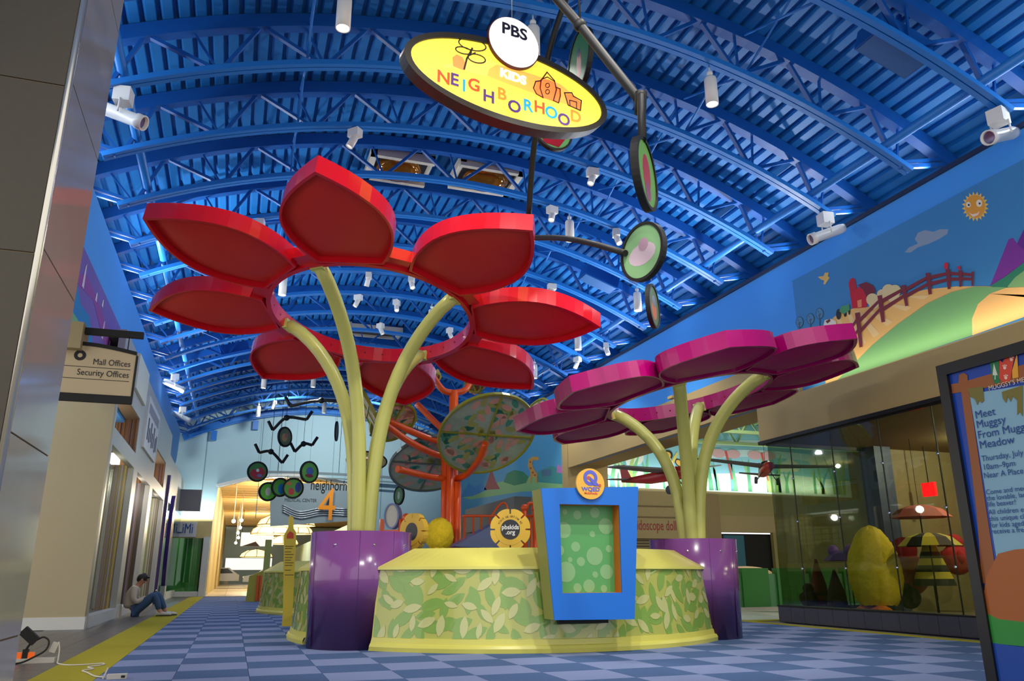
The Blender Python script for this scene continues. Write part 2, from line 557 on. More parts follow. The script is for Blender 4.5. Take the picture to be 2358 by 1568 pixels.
def flower(name, label, pot, c, n, r, rt, phase, w0, wm, u0, rim, pan, stem_ang, stem_r, h, lv, zp):
    c, n = V(c), V(n).normalized()
    e1 = V((0, 1, 0)).cross(n).normalized(); e2 = n.cross(e1)
    t = thing(name, label, 'flower sculpture', (pot[0], pot[1], 1.2))
    fr = (c, e1, e2, n)
    MB().ringplate(fr, circ(r + .06, 64), circ(r, 64), 0, h, smooth=False).build('ring', rim, t)
    bolts = MB()
    for k in range(32):
        a = 2 * math.pi * (k + .5) / 32
        d = e1 * math.cos(a) + e2 * math.sin(a)
        bolts.lathe(c + d * (r + .001) + n * (h * .5), [(.013, 0), (.013, .006), (0, .008)], 8, -d)
    bolts.build('bolt_row', mat('bolt_steel', (150, 40, 50), .3, .6), t, kind='stuff')
    pl = petal_outline(r + .05, rt, w0, wm, u0)
    pi = petal_outline(r + .075, rt - .05, w0 - .025, wm - .025, u0)
    for k in range(8):
        a = R(phase + 45 * k)
        d = e1 * math.cos(a) + e2 * math.sin(a); s = n.cross(d)
        pf = (c, d, s, n)
        pt = MB().ringplate(pf, pl, pi, 0, h).build('petal', rim, t)
        pm = MB()
        N = len(pi); cen = (r + .05 + (rt - r) * .45, 0)
        def lev(p, f_, z): return c + d * (cen[0] + (p[0] - cen[0]) * f_) + s * (p[1] * f_) + n * z
        rows = [(1.0, h * lv[0]), (.8, h * lv[1]), (.5, h * lv[2]), (.2, h * lv[3])]
        vs = [lev(p, f_, z) for f_, z in rows for p in pi] + [lev(cen, 1, h * lv[3])]
        fs = [(q * N + i, q * N + (i + 1) % N, (q + 1) * N + (i + 1) % N, (q + 1) * N + i) for q in range(3) for i in range(N)]
        fs += [(3 * N + i, 3 * N + (i + 1) % N, 4 * N) for i in range(N)]
        pm.add(vs, fs, True)
        pm.build('petal_panel', pan, pt)
        a2 = a + R(22.5)
        d2 = e1 * math.cos(a2) + e2 * math.sin(a2)
        MB().obox(c + d2 * (r + .13) + n * (h * .55), (d2, n.cross(d2), n), (.10, .14, h * .36)).build('connector', rim, t)
    for a in stem_ang:
        a = R(a)
        d = e1 * math.cos(a) + e2 * math.sin(a)
        end = c + d * (r - .04) + n * (h * .25)
        b = V((pot[0], pot[1], zp)); dh = V((end.x - b.x, end.y - b.y, 0)); L = dh.length; dh.normalize()
        pts = []
        for i in range(19):
            u = i / 18
            hor = .10 + (L - .10) * (0.12 * u + .88 * u ** 3.2)
            pts.append(b + dh * hor + V((0, 0, (end.z - b.z) * (1 - (1 - u) ** 1.12))))
        st = MB().tube(pts, [stem_r] * 19, 14).build('stem', STEM, t)
        dd = (pts[-1] - pts[-2]).normalized()
        MB().obox(pts[-1] + d * .03, (d, n.cross(d), n), (.03, .09, .07)).build('stem_bracket', STEM, st)
    return t


def pot(label, x, y, r, hgt):
    t = thing('flower_pot', label, 'planter', (x, y, 0), 'purple round planters')
    MB().lathe((x, y, 0), [(0, 0.01), (r - .02, 0.01), (r - .02, 0.0), (r, hgt), (r - .035, hgt), (r - .035, hgt - .15)], 56).build('pot_body', POT, t)
    MB().lathe((x, y, 0), [(r - .035, hgt - .13), (0, hgt - .13)], 40).build('pot_cover', mat('pot_cover', (70, 38, 86), .6), t)
    sm = MB()
    for a in (200, 260, 300, 340):
        d = V((math.cos(R(a)), math.sin(R(a)), 0))
        sm.tube([V((x, y, .02)) + d * (r - .0185), V((x, y, hgt - .005)) + d * (r + .0005)], .003, 4)
    sm.build('seam', mat('pot_seam', (84, 44, 104), .4), t)
    hd = MB()
    for a in (232, 276, 318):
        d = V((math.cos(R(a)), math.sin(R(a)), 0))
        hd.lathe(V((x, y, hgt - .16)) + d * (r - .004), [(.014, 0), (.014, .008), (0, .010)], 10, d)
    hd.build('bolt', mat('bolt_chrome', (220, 215, 225), .15, .9), t)


pot('glossy purple round planter holding the red flower', 1.50, 10.25, .62, 1.33)
pot('glossy purple round planter holding the magenta flower', 6.09, 10.0, .60, 1.28)
flower('giant_flower', 'giant red eight-petalled flower canopy on four curved pale green stems', (1.50, 10.25),
       (1.464, 10.10, 4.113), (.1127, .1525, .9818), 1.317, 3.06, -111, .40, .62, .42, RED_RIM, RED_PAN, (-130, -47, 142, 46), .088, .21, (.40, .24, .14, .10), 1.202)
flower('giant_flower', 'giant magenta eight-petalled flower canopy on four curved pale green stems', (6.09, 10.0),
       (6.117, 9.881, 3.28), (-.160, .0826, .9836), 1.16, 2.58, -110, .43, .74, .55, MAG_RIM, MAG_PAN, (138, -127, 50, -46), .088, .21, (.22, .10, .0, -.06), 1.152)

# ================================================================== low walls round the play court
YEL = mat('yellow_green_laminate', (214, 208, 104), 0.3)
YEL_D = mat('yellow_green_base', (206, 200, 96), 0.3)
LEAF_BG = mat('leaf_print_ground', (176, 180, 92), 0.16, coat=0.4)
LEAF_G = mat('leaf_print_green', (128, 164, 78), 0.16, coat=0.4)
LEAF_P = mat('leaf_print_pale', (190, 192, 128), 0.16, coat=0.4)
ZB, ZF, ZR = .14, .885, 1.13


def arc_wall(label, cen, Rw, a0, a1, nleaf, seed, hip0=.09, hip1=.09, n=40):
    rnd = random.Random(seed)
    cx_, cy_ = cen; a0, a1 = R(a0), R(a1)
    def P(r, z, a): return V((cx_ + r * math.cos(a), cy_ + r * math.sin(a), z))
    am = (a0 + a1) / 2
    t = thing('court_barrier', label, 'barrier', tuple(P(Rw, 0, am)))
    def strip(rows, insets, name, m, parent=t, smooth=True):
        mb = MB()
        for q in range(len(rows) - 1):
            (r1, z1), (r2, z2) = rows[q], rows[q + 1]; i1, i2 = insets[q], insets[q + 1]
            def fn(u, v):
                s0 = a0 + (i1 + (i2 - i1) * v) * (hip0 / .09 if hip0 else 0); s1 = a1 - (i1 + (i2 - i1) * v) * (hip1 / .09 if hip1 else 0)
                return P(r1 + (r2 - r1) * v, z1 + (z2 - z1) * v, s0 + (s1 - s0) * u)
            mb.surf(fn, n, 1, smooth)
        return mb, name, m, parent
    def go(x):
        mb, name, m, parent = x
        return mb.build(name, m, parent)
    mold = [(Rw + .07, 0), (Rw + .075, .045), (Rw + .06, .075), (Rw + .035, .085)]
    go(strip(mold, [0] * 4, 'base_molding', YEL_D))
    go(strip([(Rw + .04, .08), (Rw + .03, ZB), (Rw + .015, ZB + .003)], [0] * 3, 'base_band', YEL_D))
    x = strip([(Rw + .015, ZB), (Rw - .06, ZF)], [0, 0], 'leaf_panel', LEAF_BG)
    pan = go(x)
    # ends
    for a in (a0, a1):
        en = MB(); d = V((math.cos(a), math.sin(a), 0)); o = V((cx_, cy_, 0))
        en.plate((o, d, V((0, 0, 1)), d.cross(V((0, 0, 1)))), [(Rw + .07, 0), (Rw + .035, .085), (Rw + .015, ZB), (Rw - .06, ZF), (Rw - .55, ZF), (Rw - .55, 0)], -.012, .012)
        en.build('end_panel', YEL, t)
    go(strip([(Rw - .06, ZF - .003), (Rw - .025, ZF - .002), (Rw - .03, ZF + .03), (Rw - .40, ZR), (Rw - .48, ZR), (Rw - .56, ZF)], [0, 0, 0, .09, .09, 0], 'cap', YEL, smooth=False))
    for a, sgn, hp in ((a0, 1, hip0), (a1, -1, hip1)):
        b = a + sgn * hp
        MB().add([P(Rw - .03, ZF + .03, a), P(Rw - .40, ZR, b), P(Rw - .48, ZR, b), P(Rw - .56, ZF, a), P(Rw - .06, ZF, a)], [(0, 1, 2, 3, 4)]).build('cap_end', YEL, t)
    # printed leaves, two tones
    def sf(s, z, off):
        s = min(max(s, 0.004), (a1 - a0) * Rw - .004); z = min(max(z, ZB + .004), ZF - .006)
        v = (z - ZB) / (ZF - ZB)
        return P(Rw + .015 - .075 * v + off, z, a0 + s / Rw)
    for name, m, off, cnt, tone in (('leaf_print', LEAF_G, .0025, nleaf, 0), ('leaf_print', LEAF_P, .005, int(nleaf * .62), 1)):
        mb = MB(); LL = (a1 - a0) * Rw
        cols = max(1, int(math.sqrt(cnt * LL / (ZF - ZB)))); rws = max(1, cnt // cols)
        for i in range(cols):
            for j in range(rws):
                s = LL * (i + .5 + rnd.uniform(-.42, .42)) / cols
                z = ZB + (ZF - ZB) * (j + .5 + rnd.uniform(-.45, .45) + .5 * (i % 2) - .25) / rws
                th = rnd.uniform(0, math.pi * 2) if not tone else rnd.choice([1.2, 1.9, 2.6, .5, .1]) + rnd.uniform(-.3, .3)
                l = rnd.uniform(.10, .15) if not tone else rnd.uniform(.075, .11); w = l * rnd.uniform(.42, .55)
                pts = []
                for k in range(12):
                    q = 2 * math.pi * k / 12
                    xx = l * math.cos(q); yy = w * math.sin(q) * (1 - .25 * abs(math.cos(q)) ** 3)
                    if k in (0, 6): xx *= 1.12
                    pts.append(sf(s + xx * math.cos(th) - yy * math.sin(th), z + xx * math.sin(th) + yy * math.cos(th), off + .0002 * ((i * 7 + j * 3) % 5)))
                mb.add(pts, [tuple(range(12))])
        mb.build(name, m, pan, kind='stuff')
    return t


RC, RW = (3.86, 11.63), 3.02
arc_wall('low curved leaf-print wall with sloped yellow cap behind the blue display stand', RC, RW, 221.5, 316.5, 150, 3)
arc_wall('low curved leaf-print wall behind the planter of the red flower', RC, RW, 120, 197, 120, 4, 0, .05)
arc_wall('low curved leaf-print wall behind the planter of the magenta flower', RC, RW, -20, 50, 100, 5)
arc_wall('low curved leaf-print wall beyond the yellow arrow-shaped sign', (3.72, 20.3), 3.05, 130, 245, 130, 6, 0, .09)

# ------------------------------------------------------------------ blue display stand hung on the wall
BLUE_ST = mat('blue_stand', (10, 108, 205), 0.4, noise=(40, .04))
sx, sy_ = 3.745, 8.22
st = thing('display_stand', 'blue tapered display box with green spotted window on the leaf wall', 'display', (sx, sy_, .36))
FS = frame((sx, sy_, 0), (1, 0, 0), (0, 0, 1))
outl = [(-.47, .36), (.475, .35), (.595, 1.79), (-.60, 1.735)]
hole = [(-.375, .63), (.335, .63), (.345, 1.575), (-.385, 1.57)]
MB().ringplate(FS, outl, hole, -.02, 0).build('front_panel', BLUE_ST, st)
o2 = [(-.45, .38), (.455, .37), (.575, 1.77), (-.58, 1.715)]
h2 = [(-.385, .62), (.345, .62), (.355, 1.585), (-.395, 1.58)]
MB().ringplate(FS, [(a * 1.0, b) for a, b in outl], o2, -.30, -.02).build('side_panel', mat('stand_edge_green', (150, 150, 70), .5), st)
MB().ringplate(FS, h2, hole, -.18, -.02).build('window_reveal', mat('stand_reveal_orange', (206, 116, 30), .5), st)
bp = MB().plate(FS, h2, -.20, -.18).build('back_panel', mat('stand_green', (84, 158, 88), .4), st)
for (a, b, r_) in [(-.27, 1.30, .09), (-.1, 1.47, .05), (-.25, 1.5, .03), (.08, 1.26, .035), (-.13, 1.12, .055), (.1, 1.02, .10), (-.25, .85, .11), (-.07, .96, .05), (.1, .82, .035), (.25, 1.35, .09), (.24, .85, .08), (-.33, 1.08, .06), (.02, .70, .07), (.2, .67, .04), (-.2, .98, .028), (-.12, .68, .05), (.28, 1.1, .04), (.12, 1.5, .06)]:
    pp = [(min(max(a + x, -.38), .34), min(max(b + y, .625), 1.575)) for x, y in circ(r_, 24)]
    MB().plate(FS, pp, -.181, -.178).build('spot_print', mat('stand_spot', (128, 176, 118), .4), bp)
MB().plate(FS, [(-.3, .3), (.3, .3), (.3, 1.2), (-.3, 1.2)], -.36, -.3).build('mounting_plate', BLACK, st)
# round badge
bd = thing('round_badge', 'round orange badge with blue letter emblem on top of the display stand', 'sign', (sx - .02, sy_ - .03, 1.63))
FB = frame((sx - .02, sy_ - .035, 1.80), (1, 0, 0), (0, 0, 1))
MB().plate(FB, circ(.172, 48), -.03, 0).build('badge_disc', mat('badge_orange', (232, 176, 66), .4), bd)
QB = mat('badge_blue', (90, 96, 196), .4); QR = mat('badge_red', (226, 92, 64), .4)
MB().ringplate(frame((sx - .02, sy_ - .035, 1.865), (1, 0, 0), (0, 0, 1)), circ(.087, 32), circ(.047, 32), 0.0005, .003).build('letter_ring', QB, bd)
MB().plate(frame((sx - .02, sy_ - .038, 1.865), (1, 0, 0), (0, 0, 1)), [(-.03, .005), (-.015, .022), (.105, -.075), (.075, -.09), (.04, -.085)], 0.0005, .004).build('letter_tail', QB, bd)
for a, b in ((-.028, .003), (.112, -.08)):
    MB().ringplate(frame((sx - .02 + a, sy_ - .040, 1.865 + b), (1, 0, 0), (0, 0, 1)), circ(.017, 16), circ(.007, 16), 0.0005, .004).build('red_dot', QR, bd)
text('WQED', .062, frame((sx - .02, sy_ - .035, 1.738), (1, 0, 0), (0, 0, 1)), QB, bd, xs=1.15, bold=.002)
text('Multimedia', .036, frame((sx - .02, sy_ - .035, 1.695), (1, 0, 0), (0, 0, 1)), QR, bd, xs=1.0, bold=.001)

# ================================================================== tiled column beside the camera
POLISH = mat('polished_grey_tile', (176, 166, 154), 0.10, noise=(4, .05))
DARK_TILE = mat('dark_wall_tile', (70, 62, 50), 0.55, noise=(30, .12))
T_GROUT = mat('column_grout', (128, 110, 88), .8)
CXc, CY0, CY1 = -1.30, 5.22, 6.34
col = struct('wall_column', MB().box(-3.0, CXc - .012, CY0 + .012, CY1, 0, 7.2), T_GROUT)
zj = [0.0, .45, 1.635, 2.795, 3.985, 5.17, 6.36, 7.2]
for a, b in zip(zj[:-1], zj[1:]):
    MB().box(CXc - .012, CXc, CY0 + .035, CY1, a + .006, b - .006).build('wall_tile', POLISH, col)
for a, b in zip([0.35, 1.55, 2.74, 3.93, 5.12], [1.55, 2.74, 3.93, 5.12, 6.3]):
    for k in range(2):
        MB().box(-2.5 + 0.585 * k + .006 + (CXc + 1.30), -2.5 + .585 * (k + 1) - .006, CY0, CY0 + .012, a + .006, b - .006).build('wall_tile', DARK_TILE, col)
MB().tube([(CXc - .016, CY0 + .018, 0), (CXc - .016, CY0 + .018, 7.2)], .024, 12).build('corner_trim', mat('brushed_trim', (214, 208, 196), .25, .8), col)

# ================================================================== hanging direction sign
SGY = 9.5
sg = thing('direction_sign', 'hanging cream office direction sign on a black arm', 'sign', (-1.6, SGY, 2.6))
CREAM = mat('cream_sign', (206, 186, 148), .5)
FSg = frame((0, SGY, 0), (1, 0, 0), (0, 0, 1))
topc = [(-1.245 - .95 * k / 10, 3.215 + .07 * math.sin(min(1, k / 6) * math.pi / 2)) for k in range(11)]
MB().plate(FSg, [(-2.195, 2.72), (-1.24, 2.72)] + topc, -.03, 0).build('sign_face', CREAM, sg)
MB().plate(FSg, [(-2.195, 2.655), (-1.235, 2.655), (-1.235, 2.74), (-2.195, 2.74)], -.045, .015).build('bottom_rail', BLACK, sg)
MB().plate(FSg, topc + [(a, b + .04) for a, b in topc[::-1]], -.045, .015).build('top_rail', BLACK, sg)
MB().box(-1.245, -1.228, SGY - .012, SGY + .045, 2.66, 3.21).build('edge_rail', BLACK, sg)
MB().box(-1.95, -1.20, SGY - .02, SGY + .05, 3.42, 3.49).build('arm', BLACK, sg)
MB().box(-1.348, -1.338, SGY + .005, SGY + .015, 3.25, 3.43).build('hanger', BLACK, sg)
INK = mat('sign_ink', (34, 30, 30), .6)
def fsg(x, z): return (V((x, SGY - .001, z)), V((1, 0, 0)), V((0, 0, 1)), V((0, -1, 0)))
text('Mall Offices', .098, fsg(-1.29, 3.105), INK, sg, align='RIGHT', xs=.82)
text('Security Offices', .098, fsg(-1.29, 2.978), INK, sg, align='RIGHT', xs=.84)
for z in (3.04, 2.905):
    MB().plate(FSg, [(-2.1, z), (-1.285, z), (-1.285, z + .006), (-2.1, z + .006)], 0, .003).build('rule_line', INK, sg)
MB().ringplate(frame((-1.81, SGY, 3.17), (1, 0, 0), (0, 0, 1)), circ(.06, 24), circ(.025, 24), 0, .003).build('round_mark', INK, sg)
struct('trim_3', MB().box(-3.0, -1.80, SGY - .12, SGY + .25, 3.22, 3.52), TAN_GREY)

# ================================================================== office side shop front
SX = -2.2
wsf = MB()
for y0, y1 in ((15.2, 15.36), (18.74, 19.42), (22.38, 23.1), (26.8, 27.25)):
    wsf.box(SX - .12, SX, y0, y1, 0, 3.05)
wsf.box(SX - .12, SX, 15.2, 27.25, 3.05, 3.35)
wsf.box(SX - .12, SX, 18.66, 22.95, 3.35, 4.1).box(SX - .12, SX, 15.2, 15.36, 3.35, 4.1).box(SX - .12, SX, 26.05, 27.25, 3.35, 4.1)
wsf.box(SX - .12, SX, 15.2, 27.25, 4.1, 5.12)
wsf.box(-3.2, SX - .12, 15.2, 27.25, 5.0, 5.1)
wall_shop = struct('wall_left_shop', wsf, GREY_FRAME)
WOOD = [(150, 120, 90), (200, 176, 136), (230, 200, 110), (176, 168, 184), (120, 100, 80), (244, 210, 80), (206, 200, 212), (170, 140, 110)]
BROWN = [(92, 58, 34), (134, 92, 50), (70, 40, 30), (160, 110, 56), (110, 84, 90), (60, 40, 34)]
GREEN = [(150, 156, 100), (176, 190, 80), (130, 116, 90), (200, 192, 170), (140, 166, 66)]
PLUM = [(88, 74, 110), (120, 96, 70), (64, 54, 44), (140, 120, 130), (100, 88, 130)]
for n, (y0, y1, cols, sc) in enumerate(((15.36, 18.74, WOOD, 22), (19.42, 22.38, PLUM, 20), (23.1, 26.8, GREEN, 18))):
    w = struct('window_%d' % (n + 1), MB().box(SX - .14, SX + .03, y0, y1, 0, .19), WHITE_PAINT)
    GD = SX - (.42 if n == 0 else .95)
    fm = mat('shop_frame', (190, 188, 182), .25, .3)
    for yy in (y0, y1 - .05):
        MB().box(GD - .03, GD + .03, yy, yy + .05, .19, 3.0).build('window_frame', fm, w)
    MB().box(GD - .03, GD + .03, y0, y1, 3.0, 3.05).build('window_frame', fm, w)
    MB().box(GD - .004, GD + .004, y0 + .05, y1 - .05, .19, 3.0).build('window_pane', glass('shop_glass', (225, 232, 228), .08), w)
    MB().box(-3.4, SX - .13, y1 - .02, y1 + .1, 0, 3.1).build('striped_reveal', stripes('stripe_%d' % n, cols, sc, 'X', .4), w)
    MB().box(-3.5, -3.4, y0, y1, 0, 3.1).build('display_back', mat('display_back_grey', (150, 140, 120), .6), w)
    MB().box(-3.4, SX - .14, y0, y1, -.0, .16).build('display_floor', mat('display_floor_grey', (150, 146, 140), .5), w)
for n, (y0, y1, z0, z1) in enumerate(((15.36, 18.66, 3.35, 4.10), (22.95, 26.05, 3.27, 4.08))):
    w = struct('window_%d' % (n + 4), MB().box(-3.0, SX - .02, y1 - .03, y1 + .06, z0, z1), stripes('brown_slat_%d' % n, BROWN, 16, 'X', .5))
    MB().box(-3.05, -2.95, y0, y1, z0, z1).build('recess_back', stripes('brown_back_%d' % n, BROWN, 14, 'Y', .5), w)
    MB().box(-3.0, SX - .02, y0, y1, z1 - .02, z1 + .02).build('recess_head', mat('recess_wood', (132, 110, 84), .6), w)
# white wall sign with dark artwork
ws = thing('wall_sign', 'white rectangular shop sign with dark lettering above the shop windows', 'sign', (SX + .03, 20.9, 3.62))
MB().box(SX, SX + .05, 19.5, 22.3, 3.62, 4.80).build('sign_board', mat('sign_white', (232, 230, 222), .5), ws)
FW = frame((SX + .052, 0, 0), (0, -1, 0), (0, 0, 1)); FW = (FW[0], FW[1], FW[2], V((1, 0, 0)))
NAVY = mat('sign_navy', (44, 50, 92), .6)
def fw(y, z): return (V((SX + .051, y, z)), V((0, -1, 0)), V((0, 0, 1)), V((1, 0, 0)))
MB().add([V((SX + .053, y, z)) for y, z in ((19.7, 4.45), (22.1, 4.45), (22.1, 4.68), (19.7, 4.68))], [(0, 1, 2, 3)]).build('print_band', mat('print_grey', (150, 150, 160), .6), ws)
for y, z, h in ((19.9, 4.1, .5), (20.25, 4.0, .34), (20.6, 4.12, .46), (20.95, 3.98, .36), (21.3, 4.1, .5), (21.7, 3.98, .36), (22.0, 4.05, .4)):
    MB().box(SX + .05, SX + .055, y - .09, y + .09, z - h / 2, z + h / 2).build('print_block', NAVY, ws)
MB().box(SX + .002, SX + .06, 16.9, 18.8, 4.42, 5.13).solo('blank_panel', mat('panel_cream', (226, 226, 208), .5), 'blank cream panel at the top of the shop front by the purple mural', 'panel')
# tan pier facing the mall
struct('wall_left_pier', MB().box(-5.2, SX, 15.0, 15.2, .19, 4.0), mat('pier_tan', (186, 172, 136), .5, noise=(10, .03)))
struct('baseboard_left', MB().box(-5.2, SX + .015, 14.985, 15.2, 0, .19), WHITE_PAINT)
MB().box(SX - .12, SX + .04, 18.78, 19.36, 0, .25).build('pier_foot', WHITE_PAINT, wall_shop)
# beyond: purple pillar, surfboard shaped panel, hung panel
MB().box(SX - .1, SX + .08, 27.3, 27.62, 0, 3.88).solo('pillar', mat('plum_pillar', (98, 72, 128), .2), 'tall narrow purple pillar at the end of the shop windows', 'pillar')
ov = [(29.3 + .55 * math.cos(2 * math.pi * k / 40) , 1.9 + 1.5 * math.sin(2 * math.pi * k / 40)) for k in range(40)]
ot = thing('oval_totem', 'tall dark purple pointed oval panel standing beside the purple pillar', 'panel', (SX + .1, 29.3, 0))
MB().plate((V((SX + .04, 0, 0)), V((0, 1, 0)), V((0, 0, 1)), V((1, 0, 0))), [(a, b + .02) for a, b in ov], 0, .12).build('totem_board', mat('deep_purple', (76, 52, 124), .15), ot)
MB().box(SX + .03, SX + .17, 29.0, 29.6, 0, .5).build('totem_base', GREY_FRAME, ot)
gp = struct('wall_left_far', MB().box(-3.3, SX - .05, 27.62, 36.8, 3.2, 4.6).box(-3.4, -3.3, 27.6, 36.8, 0, 5.1), GREY_FRAME)
MB().box(SX - .06, SX - .045, 27.7, 36.5, .25, 3.2).build('glass_front', glass('shop_glass_far', (190, 210, 200), .12), gp)
MB().box(SX - .15, SX + .02, 27.62, 36.8, 0, .25).build('kick_plate', WHITE_PAINT, gp)
MB().box(-2.249, -1.45, 34.6, 34.75, 3.3, 4.15).solo('hung_signboard', mat('hung_grey', (140, 138, 140), .5), 'grey square panel projecting from the shop front by the end wall', 'panel')

# left mural above the office side
MU = thing('wall_mural', 'purple night-sky mural with blue and green hills under the light blue band', 'mural', (-2.49, 12, 4.0))
def fml(y0, y1, z0, z1, m, name, t):
    MB().box(-2.5, -2.5 + t, y0, y1, z0, z1).build(name, m, MU)
fml(5, 17.6, 4.0, 5.47, mat('mural_purple', (120, 92, 170), .6, noise=(.8, .25)), 'night_sky', .006)
FL = (V((-2.5, 0, 0)), V((0, 1, 0)), V((0, 0, 1)), V((1, 0, 0)))
MB().plate(FL, [(10, 4.0), (17.6, 4.0), (17.6, 4.12), (16, 4.3), (15.3, 4.22), (14.6, 4.5), (14.0, 4.42), (13.3, 4.75), (12.6, 4.7), (12.0, 4.9), (10, 4.7)], .006, .010).build('lake', mat('mural_lake', (30, 130, 190), .6), MU)
MB().plate(FL, [(10, 4.0), (15.6, 4.0), (14.9, 4.25), (14.1, 4.2), (13.4, 4.4), (12.6, 4.45), (10, 4.4)], .010, .013).build('shore', mat('mural_shore', (120, 176, 120), .6), MU)
for k, (y, z, h) in enumerate(((12.5, 4.95, .4), (14.6, 4.75, .34), (15.4, 4.55, .4), (15.0, 4.15, .4), (13.6, 5.1, .16), (14.2, 5.2, .14))):
    MB().plate(FL, [(y - .07, z), (y + .07, z), (y + .04, z + h), (y - .03, z + h * .8)], .010, .014).build('spray', mat('mural_spray', (226, 214, 226) if k != 2 else (200, 90, 160), .6), MU)
MB().plate(FL, [(11.5, 4.8), (13.4, 5.05), (15.6, 4.6), (16.8, 4.5), (16.0, 4.85), (14.2, 5.15), (12.6, 5.2)], .006, .009).build('mauve_cloud', mat('mural_mauve', (150, 70, 150), .6), MU)

# ================================================================== power strip and cables on the floor
ST_W = mat('plug_white', (206, 200, 188), .45)
ps = thing('power_strip', 'cream power strip lying on the dark tiles by the column', 'power strip', (-1.83, 9.5, 0))
MB().box(-2.15, -1.60, 9.44, 9.54, 0.0, .045).build('strip_body', ST_W, ps)
for x, c in ((-1.93, (214, 90, 30)), (-1.82, (214, 90, 30))):
    MB().box(x - .025, x + .025, 9.46, 9.52, .045, .10).build('switch', mat('switch_orange', c, .3, emit=.6), ps)
bp_ = thing('power_adapter', 'black plug adapter with looping cord in the power strip', 'adapter', (-1.87, 9.48, .045))
MB().box(-1.895, -1.845, 9.455, 9.505, .046, .13).build('plug', BLACK, bp_)
MB().obox((-1.86, 9.48, .255), (V((.75, 0, -.66)), V((0, 1, 0)), V((.66, 0, .75))), (.085, .035, .045)).build('brick', BLACK, bp_)
MB().tube(spline([(-1.87, 9.48, .13), (-1.85, 9.48, .17), (-1.83, 9.48, .2)]), .012, 8).tube(
    spline([(-1.79, 9.48, .215), (-1.73, 9.47, .24), (-1.675, 9.45, .2), (-1.69, 9.43, .12), (-1.78, 9.4, .06), (-1.88, 9.36, .015), (-2.0, 9.3, .012)]), .009, 8).build('cord', BLACK, bp_)
wa = thing('phone_charger', 'white charger block standing in the power strip end socket', 'charger', (-1.62, 9.5, .045))
MB().obox((-1.625, 9.49, .14), (V((.9, 0, -.3)), V((0, 1, 0)), V((.3, 0, .9))), (.03, .03, .05)).build('charger_block', ST_W, wa)
MB().tube(spline([(-1.59, 9.48, .19), (-1.57, 9.45, .12), (-1.56, 9.40, .03), (-1.53, 9.25, .008), (-1.4, 9.05, .008), (-1.25, 9.05, .008), (-1.12, 9.1, .008), (-1.10, 8.95, .008), (-1.2, 8.8, .008), (-1.13, 8.62, .008), (-1.2, 8.5, .008), (-1.13, 8.3, .008), (-1.03, 8.0, .008), (-.93, 7.85, .01)]), .007, 8).build('cable', ST_W, wa)
ad = thing('cable_connector', 'white cable connector lying on the blue carpet', 'connector', (-.87, 7.80, 0))
MB().box(-.91, -.76, 7.76, 7.83, .002, .04).build('connector_body', ST_W, ad)
MB().box(-.80, -.77, 7.755, 7.765, .012, .03).build('socket', BLACK, ad)
MB().obox((-.93, 7.82, .045), (V((.3, .2, .93)), V((0, 1, 0)), V((.93, 0, -.3))), (.045, .006, .006)).build('latch', ST_W, ad)

# ================================================================== seated person (skinned figure)
def skin_chain(name, verts, edges, radii, m, parent, root=0, sub=2):
    me = bpy.data.meshes.new(name)
    base = parent
    while base.parent is not None: base = base.parent
    off = ROOT[base.name]
    me.from_pydata([tuple(V(v) - off) for v in verts], edges, [])
    o = put(name, me, parent)
    sk = o.modifiers.new('skin', 'SKIN')
    sk.use_smooth_shade = True
    lay = me.skin_vertices[0].data
    for i, r in enumerate(radii):
        lay[i].radius = (r, r) if not isinstance(r, tuple) else r
        lay[i].use_root = (i == root)
    sd = o.modifiers.new('sub', 'SUBSURF'); sd.levels = sub; sd.render_levels = sub
    me.materials.append(m)
    return o


PX, PY = -1.98, 19.25
per = thing('person', 'person in beige sweater and jeans sitting on the floor against the shop front reading', 'person', (PX, PY, 0))
SKIN = mat('skin', (206, 142, 112), .55)
SWEAT = mat('beige_sweater', (206, 190, 168), .85, noise=(60, .08), bump=(120, .3))
JEAN = mat('blue_jeans', (66, 92, 128), .85, noise=(40, .2), bump=(200, .3))
HAIR = mat('dark_hair', (34, 24, 22), .5)
def p_(x, y, z): return (PX + x, PY + y, z)
# body: pelvis, spine, neck, head, arms and legs in one continuous surface
bv = [p_(.0, 0, .13), p_(-.02, 0, .30), p_(.02, 0, .46), p_(.06, 0, .56), p_(.11, 0, .64), p_(.16, 0, .72), p_(.19, 0, .78),
      p_(.05, -.17, .55), p_(.06, -.22, .36), p_(.11, -.20, .29), p_(.26, -.10, .36), p_(.30, -.07, .385),
      p_(.05, .17, .55), p_(.08, .22, .37), p_(.14, .18, .31), p_(.28, .06, .38), p_(.32, .04, .40),
      p_(.10, -.09, .12), p_(.30, -.11, .30), p_(.45, -.12, .45), p_(.52, -.12, .30), p_(.58, -.12, .12), p_(.60, -.12, .07), p_(.70, -.13, .045),
      p_(.10, .09, .12), p_(.32, .13, .30), p_(.49, .15, .46), p_(.58, .15, .30), p_(.67, .15, .12), p_(.69, .15, .07), p_(.79, .16, .045)]
be = [(0, 1), (1, 2), (2, 3), (3, 4), (4, 5), (5, 6), (3, 7), (7, 8), (8, 9), (9, 10), (10, 11), (3, 12), (12, 13), (13, 14), (14, 15), (15, 16),
      (0, 17), (17, 18), (18, 19), (19, 20), (20, 21), (21, 22), (22, 23), (0, 24), (24, 25), (25, 26), (26, 27), (27, 28), (28, 29), (29, 30)]
br = [.125, .125, .135, .10, .052, .085, .085, .062, .05, .045, .034, .030, .062, .05, .045, .034, .030,
      .10, .082, .068, .06, .045, .042, .036, .10, .082, .068, .06, .045, .042, .036]
